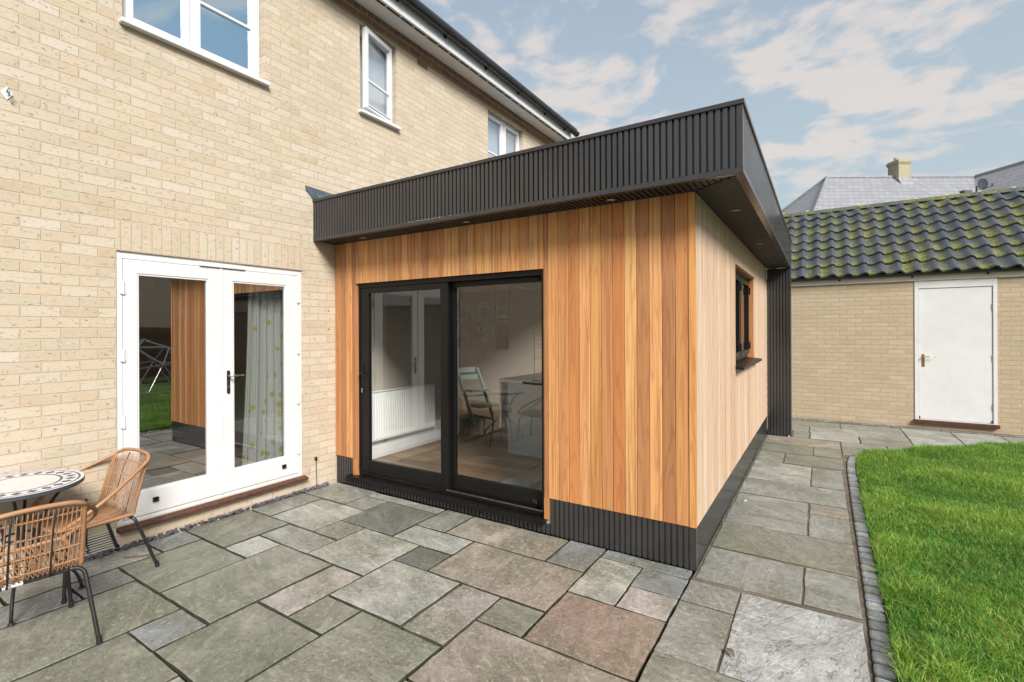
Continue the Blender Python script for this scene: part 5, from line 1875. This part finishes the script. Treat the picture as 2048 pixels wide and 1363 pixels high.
def make_chair(label):
    t = thing('rattan_chair', label, 'chair', group='rattan garden chairs at the mosaic table')
    mb = MB()
    back_half = RIM_H[:5]
    wrapped(mb, [(-x, y, z) for x, y, z in back_half[::-1]] + back_half[1:], 0.0125)
    for s in (-1, 1):
        wrapped(mb, [(s * 0.222, 0.150, 0.405), (s * 0.222, 0.172, 0.50), (s * 0.220, 0.208, 0.62), (s * 0.216, 0.247, 0.74)], 0.0125)
    ob('backrest_frame', mb, M['rattan'], t, smooth=True)
    for s in (-1, 1):
        mb = MB()
        wrapped(mb, [(s * x, y, z) for x, y, z in RIM_H[4:]], 0.0125)
        ob('armrest', mb, M['rattan'], t, smooth=True)
    mb = MB()
    wrapped(mb, [(-0.222, 0.150, 0.402), (-0.226, 0.02, 0.405), (-0.232, -0.14, 0.412), (-0.226, -0.262, 0.424), (-0.17, -0.287, 0.420), (0, -0.295, 0.412), (0.17, -0.287, 0.420), (0.226, -0.262, 0.424), (0.232, -0.14, 0.412), (0.226, 0.02, 0.405), (0.222, 0.150, 0.402)], 0.0125)
    ob('seat_frame', mb, M['rattan'], t, smooth=True)
    # canes run down the back and on along the seat
    bk, st, rod = MB(), MB(), MB()
    nC = 21
    for k in range(nC):
        x = -0.203 + 0.406 * k / (nC - 1)
        yb, zb = rim_at(x * 1.0)
        j = rr.uniform(-0.0015, 0.0015)
        bow = 0.012 * (1 - (x / 0.21) ** 2)
        pts = [(x * 0.985 + j, 0.150 + bow * 0.5, 0.398), (x * 0.985, 0.166 + bow, 0.47), (x, 0.191 + bow, 0.56), (x, 0.226 + bow, 0.67), (x, yb - 0.004, zb)]
        bk.tube(crv(pts, 0.03), 0.0034, 6)
        pts = [(x * 0.985 + j, 0.150 + bow * 0.5, 0.398), (x, 0.09, 0.388), (x * 1.02, -0.03, 0.386), (x * 1.04, -0.17, 0.398), (x * 1.04, -0.286 - 0.008 * (1 - (x / 0.2) ** 2), 0.414)]
        st.tube(crv(pts, 0.03), 0.0034, 6)

    def twine(mb, f, x0, x1, n=130):
        for ph in (0, PI):
            pts = []
            for k in range(n + 1):
                u = k / n
                x = x0 + (x1 - x0) * u
                a = u * (nC - 1) * PI + ph
                y, z, ny, nz = f(x)
                d = 0.0046 * math.cos(a)
                e = 0.0026 * math.sin(a)
                pts.append((x, y + ny * d - nz * e, z + nz * d + ny * e))
            mb.tube(pts, 0.0024, 5)
    for z in (0.435, 0.52, 0.62, 0.715):
        def f(x, z=z):
            bow = 0.012 * (1 - (x / 0.21) ** 2)
            y = 0.150 + 0.016 * min(1, (z - 0.398) / 0.072) + bow + max(0, z - 0.47) * 0.295
            if z > 0.7:
                y += bow * 0.6
            return (y, z, 1, 0)
        w = 0.213
        twine(bk, f, -w, w)
    for y in (0.06, -0.07, -0.19):
        twine(st, lambda x, y=y: (y, 0.388 + (0.008 if y < -0.1 else 0), 0, 1), -0.222, 0.222)
    ob('backrest', bk, M['rattan'], t, smooth=True)
    ob('seat', st, M['rattan'], t, smooth=True)
    for x in (-0.085, 0.085):
        rod = MB()
        rod.tube([(x, 0.168, 0.385), (x, 0.186, 0.47), (x, 0.228, 0.62), (x, 0.285, 0.765)], 0.0042, 8)
        rod.tube([(x, 0.168, 0.385), (x, 0.02, 0.374), (x, -0.15, 0.378), (x, -0.27, 0.40)], 0.0042, 8)
        ob('support_rod', rod, M['legs'], t, smooth=True)
    for s in (-1, 1):
        for (yt, yf, xb) in ((0.135, 0.285, 0.268), (-0.205, -0.275, 0.268)):
            d = 1 if yf > 0 else -1
            mb = MB()
            P = crv([(s * 0.165, yt, 0.383), (s * 0.205, yt + d * 0.008, 0.382), (s * 0.232, yt + d * 0.022, 0.362), (s * 0.240, yt + d * 0.040, 0.315), (s * (0.240 + xb) / 2, (yt + yf) / 2 + d * 0.022, 0.16), (s * xb, yf, 0.008)], 0.02)
            mb.tube(P, 0.0110, 10)
            lg = ob('leg', mb, M['legs'], t, smooth=True)
            mb = MB()
            mb.tube([(s * (xb - 0.002), yf - d * 0.004, 0.040), (s * xb, yf, 0.0)], [0.0125, 0.014], 12)
            ob('foot_cap', mb, M['legs'], lg)
    mb = MB()
    for yt in (0.135, -0.205):
        mb.tube([(-0.17, yt, 0.383), (0.17, yt, 0.383)], 0.0108, 10)
    for s in (-1, 1):
        mb.tube([(s * 0.16, 0.135, 0.379), (s * 0.16, -0.205, 0.379)], 0.009, 8)
    ob('seat_support', mb, M['legs'], t)
    return t


ch1 = make_chair('rattan armchair against the house wall by the french doors, facing the mosaic table')
ch1.location = (0.300, -2.395, 0)
ch1.rotation_euler = (0, 0, math.radians(5))
ch2 = dup(ch1, (0.925, -2.925, 0), math.radians(-90 - 5), 'nearer rattan armchair cut by the left edge, its slatted back turned to the camera')
mb = MB()
mb.tube([(0.02, 0.135, 0.3835), (0.10, 0.135, 0.3835)], 0.0118, 12)
tp = ob('white_tape', mb, M['tape'], ch2)

# ================================================================== MOSAIC TABLE
TR = 0.318
tab = thing('mosaic_table', 'round bistro table with white and navy mosaic top on curved black legs', 'table', (0.352, -2.79, 0), 0.4)
M['mosaic'] = mosaic_mat(TR)
mb = MB()
N = 72
prf = [(TR - 0.003, 0.722), (TR, 0.719), (TR, 0.7005), (TR - 0.004, 0.697)]
tp_ = MB()
tp_.face([((TR - 0.003) * math.cos(2 * PI * k / N), (TR - 0.003) * math.sin(2 * PI * k / N), 0.7225) for k in range(N)])
ob('mosaic_top', tp_, M['mosaic'], tab, fix=False)
for k in range(N):
    a0, a1 = 2 * PI * k / N, 2 * PI * (k + 1) / N
    for (r0, h0), (r1, h1) in zip(prf, prf[1:]):
        mb.face([(r0 * math.cos(a0), r0 * math.sin(a0), h0), (r0 * math.cos(a1), r0 * math.sin(a1), h0), (r1 * math.cos(a1), r1 * math.sin(a1), h1), (r1 * math.cos(a0), r1 * math.sin(a0), h1)])
mb.face([((TR - 0.004) * math.cos(2 * PI * k / N), (TR - 0.004) * math.sin(2 * PI * k / N), 0.697) for k in range(N)][::-1])
M['rim'] = plain('slate_blue_rim', (0.055, 0.062, 0.072), 0.4)
ob('table_rim', mb, M['rim'], tab)
for k in range(4):
    a = PI / 4 + k * PI / 2
    mb = MB()
    f = lambda r, z, da=0.0: (r * math.cos(a + da), r * math.sin(a + da), z)
    P = crv([f(0.235, 0.694), f(0.20, 0.66), f(0.145, 0.58), f(0.095, 0.48), f(0.078, 0.38), f(0.105, 0.28), f(0.19, 0.20), f(0.262, 0.12), f(0.292, 0.05), f(0.300, 0.008)], 0.02)
    mb.tube(P, 0.0095, 8)
    lg = ob('leg', mb, M['legs'], tab, smooth=True)
    mb = MB()
    mb.tube([f(0.300, 0.014), f(0.302, 0.0)], [0.014, 0.017], 12)
    ob('foot', mb, M['legs'], lg)
mb = MB()
mb.tube([(0.088 * math.cos(2 * PI * k / 28), 0.088 * math.sin(2 * PI * k / 28), 0.40) for k in range(28)], 0.007, 8, closed=True)
ob('leg_ring', mb, M['legs'], tab, smooth=True)
mb = MB()
mb.tube([(0.232 * math.cos(2 * PI * k / 40), 0.232 * math.sin(2 * PI * k / 40), 0.690) for k in range(40)], 0.006, 8, closed=True)
ob('leg_ring', mb, M['legs'], tab, smooth=True)

# ================================================================== WHAT THE GLASS REFLECTS
sfx = thing('garden_fence', 'brown close-board fence at the far side of the lawn', 'fence', (14.0, 0, 0))
mb = MB()
y = -7.0
while y < 7.6:
    mb.box(0.0, 0.018, y, y + 0.146, 0.12, 1.80 + rr.uniform(-.004, .004))
    y += 0.15
ob('fence_boards', mb, M['fence'], sfx)
mb = MB()
for z in (0.35, 0.95, 1.55):
    mb.box(-0.05, -0.001, -7.0, 7.6, z, z + 0.07)
ob('fence_rail', mb, M['fence'], sfx)
for q in range(8):
    mb = MB()
    mb.box(0.02, 0.12, -7.0 + q * 2.08, -6.9 + q * 2.08, 0, 1.88)
    ob('fence_post', mb, M['fence'], sfx)
nb = thing('neighbour_house', 'two-storey buff brick house beyond the fence, seen only as a reflection', 'house', (21, 0, 0))
NF = lambda u, d, z: (d, u, z)
mb = MB()
NW = [(1.0, 2.3, 3.3, 4.5), (5.6, 6.7, 3.2, 4.35), (1.0, 2.3, 0.9, 2.2)]
wall(mb, NF, -3.0, 8.2, 0, 5.6, NW, 0.25)
mb.box(0.25, 6, -3.0, -2.75, 0, 5.6)
mb.box(0.25, 6, 7.95, 8.2, 0, 5.6)
ob('wall', mb, M['brick'], nb)
for w in NW:
    mb = MB()
    ring(mb, NF, w[0] + 0.003, w[1] - 0.003, w[2] + 0.003, w[3] - 0.003, 0.06, 0.08, 0.14)
    fbox(mb, NF, (w[0] + w[1]) / 2 - 0.03, (w[0] + w[1]) / 2 + 0.03, 0.08, 0.14, w[2] + 0.064, w[3] - 0.064)
    wf = ob('window_frame', mb, M['upvc'], nb)
    mb = MB()
    mb.box(0.125, 0.13, w[0] + 0.05, w[1] - 0.05, w[2] + 0.05, w[3] - 0.05)
    ob('pane', mb, M['upvc'], wf)
mb = MB()
mb.prism([(-0.35, 5.5), (3, 7.6), (6.35, 5.5), (6.35, 5.6), (3, 7.72), (-0.35, 5.6)], -3.3, 8.5, lambda u, v, h: (u, h, v))
ob('roof', mb, M['dark_tile'], nb)
mb = MB()
mb.box(-0.37, -0.352, -3.3, 8.5, 5.45, 5.66)
ob('fascia', mb, M['upvc'], nb)
bg_ = thing('rear_outbuilding', 'long low buff brick outbuilding with white fascia behind the viewpoint, seen only as a reflection', 'outbuilding', (0, -9.6, 0))
BF = lambda u, d, z: (u, -d, z)
mb = MB()
wall(mb, BF, 1.0, 20.0, 0, 2.35, [(10.5, 11.5, 0.75, 1.85)], 0.25)
mb.box(1.0, 20.0, -4.0, -3.75, 0, 2.35)
ob('wall', mb, M['brick_y'], bg_)
mb = MB()
mb.box(0.9, 20.1, 0.02, 0.05, 2.28, 2.50)
ob('fascia', mb, M['white'], bg_)
mb = MB()
mb.prism([(0.22, 2.50), (-1.9, 3.9), (-4.1, 2.45), (-4.1, 2.36), (-1.9, 3.80), (0.20, 2.42)], 0.8, 20.2, lambda u, v, h: (h, u, v))
ob('roof', mb, M['dark_tile'], bg_)
mb = MB()
ring(mb, BF, 10.503, 11.497, 0.753, 1.847, 0.06, 0.08, 0.14)
bw_ = ob('window_frame', mb, M['black'], bg_)
mb = MB()
mb.box(10.55, 11.45, -0.125, -0.12, 0.80, 1.80)
ob('pane', mb, M['hole'], bw_)
bn = thing('garden_bench', 'dark slatted garden bench against the outbuilding wall, seen only as a reflection', 'bench', (12.6, -9.15, 0))
mb = MB()
for q in range(4):
    mb.box(-0.75, 0.75, -0.2 + q * 0.115, -0.1 + q * 0.115, 0.43, 0.455)
ob('seat', mb, M['gutter'], bn)
mb = MB()
for q in range(13):
    mb.box(-0.74 + q * 0.12, -0.69 + q * 0.12, -0.28, -0.26, 0.50, 0.86)
mb.box(-0.75, 0.75, -0.285, -0.255, 0.861, 0.92)
ob('backrest', mb, M['gutter'], bn)
for sx in (-0.7, 0.7):
    for sy in (-0.25, 0.22):
        mb = MB()
        mb.box(sx - 0.03, sx + 0.03, sy - 0.03, sy + 0.03, 0, 0.428)
        ob('leg', mb, M['gutter'], bn)
# climbing dome on the lawn
cd = thing('climbing_dome', 'grey tubular climbing dome on the lawn, seen only as a reflection', 'climbing frame', (9.6, 2.1, 0))
import bmesh
b_ = bmesh.new()
bmesh.ops.create_icosphere(b_, subdivisions=1, radius=1.25)
bmesh.ops.subdivide_edges(b_, edges=b_.edges[:], cuts=1, use_grid_fill=True)
for v in b_.verts:
    v.co = v.co.normalized() * 1.25
mb = MB()
for e_ in b_.edges:
    a, c = e_.verts[0].co, e_.verts[1].co
    if a.z > -0.25 and c.z > -0.25:
        mb.tube([(a.x, a.y, max(0.0, a.z + 0.2)), (c.x, c.y, max(0.0, c.z + 0.2))], 0.016, 6)
b_.free()
ob('tube_frame', mb, M['galv'], cd)
